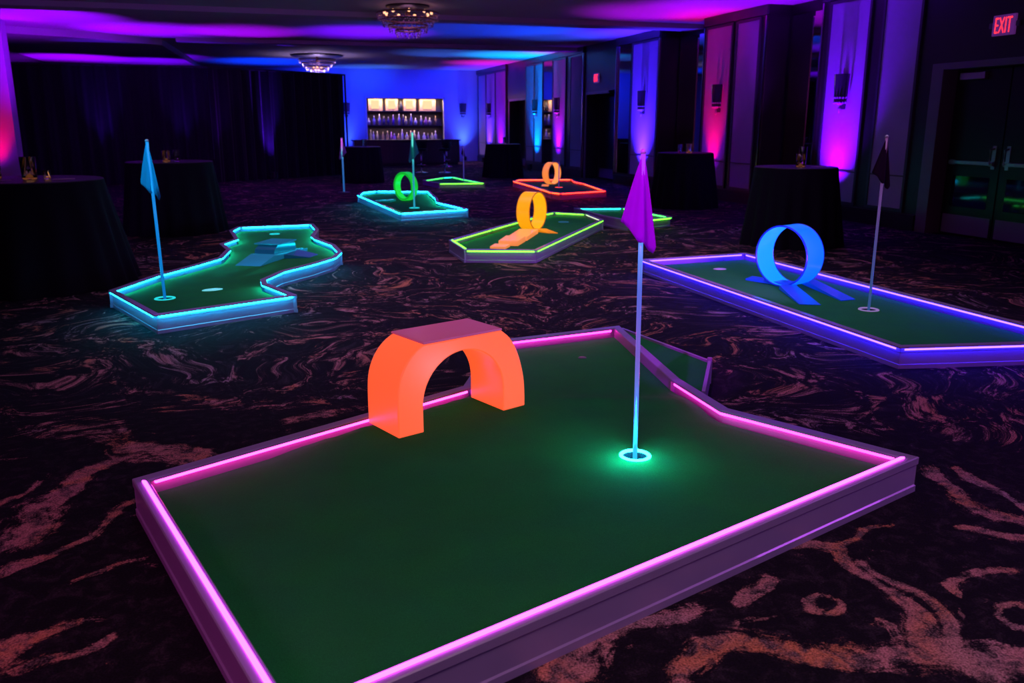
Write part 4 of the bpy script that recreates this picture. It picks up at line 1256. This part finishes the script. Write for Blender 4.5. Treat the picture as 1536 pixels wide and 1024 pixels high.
#LIGHTS
wall_up(XR, 12.74, -1, 0, (.15, .0, 1.0), 900, 'floor uplight washing violet up the panel behind the nearest right-hand table')
wall_up(XR, 16.95, -1, 0, (1.0, .0, .03), 640, 'floor uplight washing red up the wall panel', (.30, .0, 1.0), .14)
wall_up(XR, 20.52, -1, 0, (.05, .012, 1.0), 1250, 'floor uplight washing blue-violet up the panel behind the purple flag')
wall_up(XR, 26.84, -1, 0, MAG, 420, 'floor uplight washing magenta up its panel', VIOL, .9)
wall_up(XR, 29.05, -1, 0, (.0, .20, 1.0), 650, 'floor uplight washing sky blue up its panel')
wall_up(XR, 33.6, -1, 0, PURP, 350, 'floor uplight washing purple, second nearest the corner')
wall_up(XR, 35.3, -1, 0, (.10, .02, 1.0), 600, 'floor uplight washing lavender, nearest the corner')
wall_up(9.03, YF, 0, -1, (.03, .08, 1.0), 500, 'floor uplight washing blue right of the bar', None, .75)
wall_up(4.05, YF, 0, -1, (.02, .06, 1.0), 400, 'floor uplight washing blue between the drape and the bar', None, .75)
wall_up(-5.3, 22.0, 0, -1, (1.0, .0, .03), 420, 'floor uplight washing red up the pier at the left edge', (.35, .0, 1.0), .10)
area((-4.5, -.5, 3.2), (-.3, 2.6, 0), (1.0, .10, .60), 30, 1.5, 2.0, 90)  # unseen magenta fill added for the left rail face and carpet
# drape uplights
fixture('floor uplight throwing a blue beam on the black drape', .70, 26.45, BLUE, (.6, 26.7))
spot((.70, 26.45, .22), (.62, 26.68, 2.2), INDI, 900, 34)
for x, y, c, W in ((-1.6, 25.3, INDI, 260), (-3.6, 25.2, INDI, 300), (-.6, 25.55, VIOL, 120)):
    spot((x, y-.25, .22), (x, y+.05, 2.6), c, W, 40)

# ceiling washes from the uplights round the room
CW = [  # from, aim on the ceiling, colour, watts, cone
    ((-3.0, 19.2, .3), (-4.3, 21.6, HC), PURP, 2600, 62),
    ((-3.0, 23.8, .3), (-2.2, 23.6, HC), PURP, 1900, 60),
    ((0.0, 24.3, .3), (.1, 23.4, HC), (.40, .0, 1.0), 1045, 54),
    ((3.2, 22.0, .3), (3.0, 22.6, HC), VIOL, 1500, 62),
    ((9.2, 20.0, .3), (6.0, 21.0, HC), (.0, .05, 1.0), 2310, 54),
    ((9.2, 22.5, .3), (8.0, 22.0, HC), (.02, .08, 1.0), 660, 54),
    ((9.2, 17.5, .3), (8.3, 16.9, HC), (.50, .0, 1.0), 935, 55),
    ((9.2, 14.5, .3), (8.9, 15.0, HC), PURP, 1200, 56),
    ((9.2, 28.8, .3), (8.6, 28.5, HC), SKY, 1900, 60),
    ((6.5, 29.8, .3), (6.5, 28.6, HC), (.05, .16, 1.0), 495, 63),
    ((9.2, 32.5, .3), (8.9, 32.3, HC), MAG, 700, 60),
    ((-5.0, 30.5, .3), (-5.2, 31.5, HC-.16), PURP, 2000, 66),
    ((-2.5, 31.0, .3), (-3.0, 32.5, HC-.16), VIOL, 1500, 66),
    ((1.0, 33.5, .3), (1.0, 34.0, HC), BLUE, 2000, 76),
    ((5.0, 36.0, .3), (5.0, 36.0, HC), (.05, .25, 1.0), 385, 63),
]
for a in CW: spot(a[0], a[1], a[2], a[3], a[4], 1.0, .1)
# far wall wash, unseen spots added under the ceiling
for x in (3.0, 5.4, 8.0): spot((x, 34.9, HC-.12), (x, YF, 2.3), (.0, .012, 1.0), 420, 110, 1.0, .1)
for z in (2.075, 1.495): area((6.54, YF+.30, z), (6.54, YF+.34, 0), (1.0, .62, .60), 12, 3.0, .12, 150)  # unseen strips added under the shelves to warm the bottles
# warm pale glow of the bar on the ceiling and the counter
area((6.54, YF+.2, 2.60), (6.54, YF+.45, 1.0), (1.0, .68, .50), 70, 3.1, .2)
# unseen pin spots added to brighten the two big pennants
spot((-.2, .9, 3.7), (1.64, 3.40, 1.30), (.60, .0, 1.0), 950, 7, .5, .03)
spot((-2.4, 5.2, 3.7), (-.86, 8.05, 1.27), (.0, .45, .9), 800, 6, .5, .03)
pl = bpy.data.lights.new('cup_glow_fill', 'POINT'); pl.energy = 4.5; pl.color = (.0, .60, 1.0); pl.shadow_soft_size = .02  # unseen point added above the cup to widen its ring's glow
po = bpy.data.objects.new('cup_glow_fill', pl); C.objects.link(po); po.location = (1.60, 3.36, .19)
# added unseen area fills: rose above the camera, violet at right, two mid-room
area((1.4, .9, 3.75), (1.4, 1.5, 0), (.62, .40, .50), 66, 4.5, 2.2, 110)
area((9.0, 1.0, 3.5), (4.0, 3.0, 0), (.55, .08, 1.0), 75, 1.5, 3.0, 90)
area((2.8, 9.0, 3.7), (2.8, 9.0, 0), (.50, .30, .64), 160, 7.0, 8.0, 80)
area((3.0, 20.0, 3.65), (3.0, 20.0, 0), (.30, .08, .70), 110, 7.0, 12.0, 80)
# unseen spots added to tint the near ceiling faint violet
spot((4.5, 6.0, .4), (4.0, 14.5, HC), (.42, .06, .75), 500, 110, 1.0, .2)
spot((-4.0, 8.0, .4), (-3.0, 16.0, HC), (.35, .04, .75), 400, 100, 1.0, .2)
# lamps of the chandeliers
spot((2.42, 30.4, HC-.66), (2.42, 30.4, HC), (.62, .42, .95), 150, 165, .6, .15)
q = bpy.data.lights.new('chandelier_lamp', 'POINT'); q.energy = 3; q.color = (.9, .35, .75); q.shadow_soft_size = .12
qo = bpy.data.objects.new('chandelier_lamp', q); C.objects.link(qo); qo.location = (3.15, 17.4, HC-.30)

# ------------------------------------------------------------------ world and colour
w = bpy.data.worlds.new('room_dark'); SC.world = w; w.use_nodes = True
bg = w.node_tree.nodes.get('Background')
bg.inputs[0].default_value = (.25, .08, .4, 1); bg.inputs[1].default_value = .004
SC.view_settings.view_transform = 'Standard'
SC.view_settings.look = 'None'
SC.view_settings.exposure = 0.0
SC.view_settings.gamma = 1.0
SC.view_settings.use_curve_mapping = False
SC.cycles.sample_clamp_indirect = 4.0
SC.cycles.caustics_reflective = False
SC.cycles.caustics_refractive = False
SC.cycles.use_denoising = True
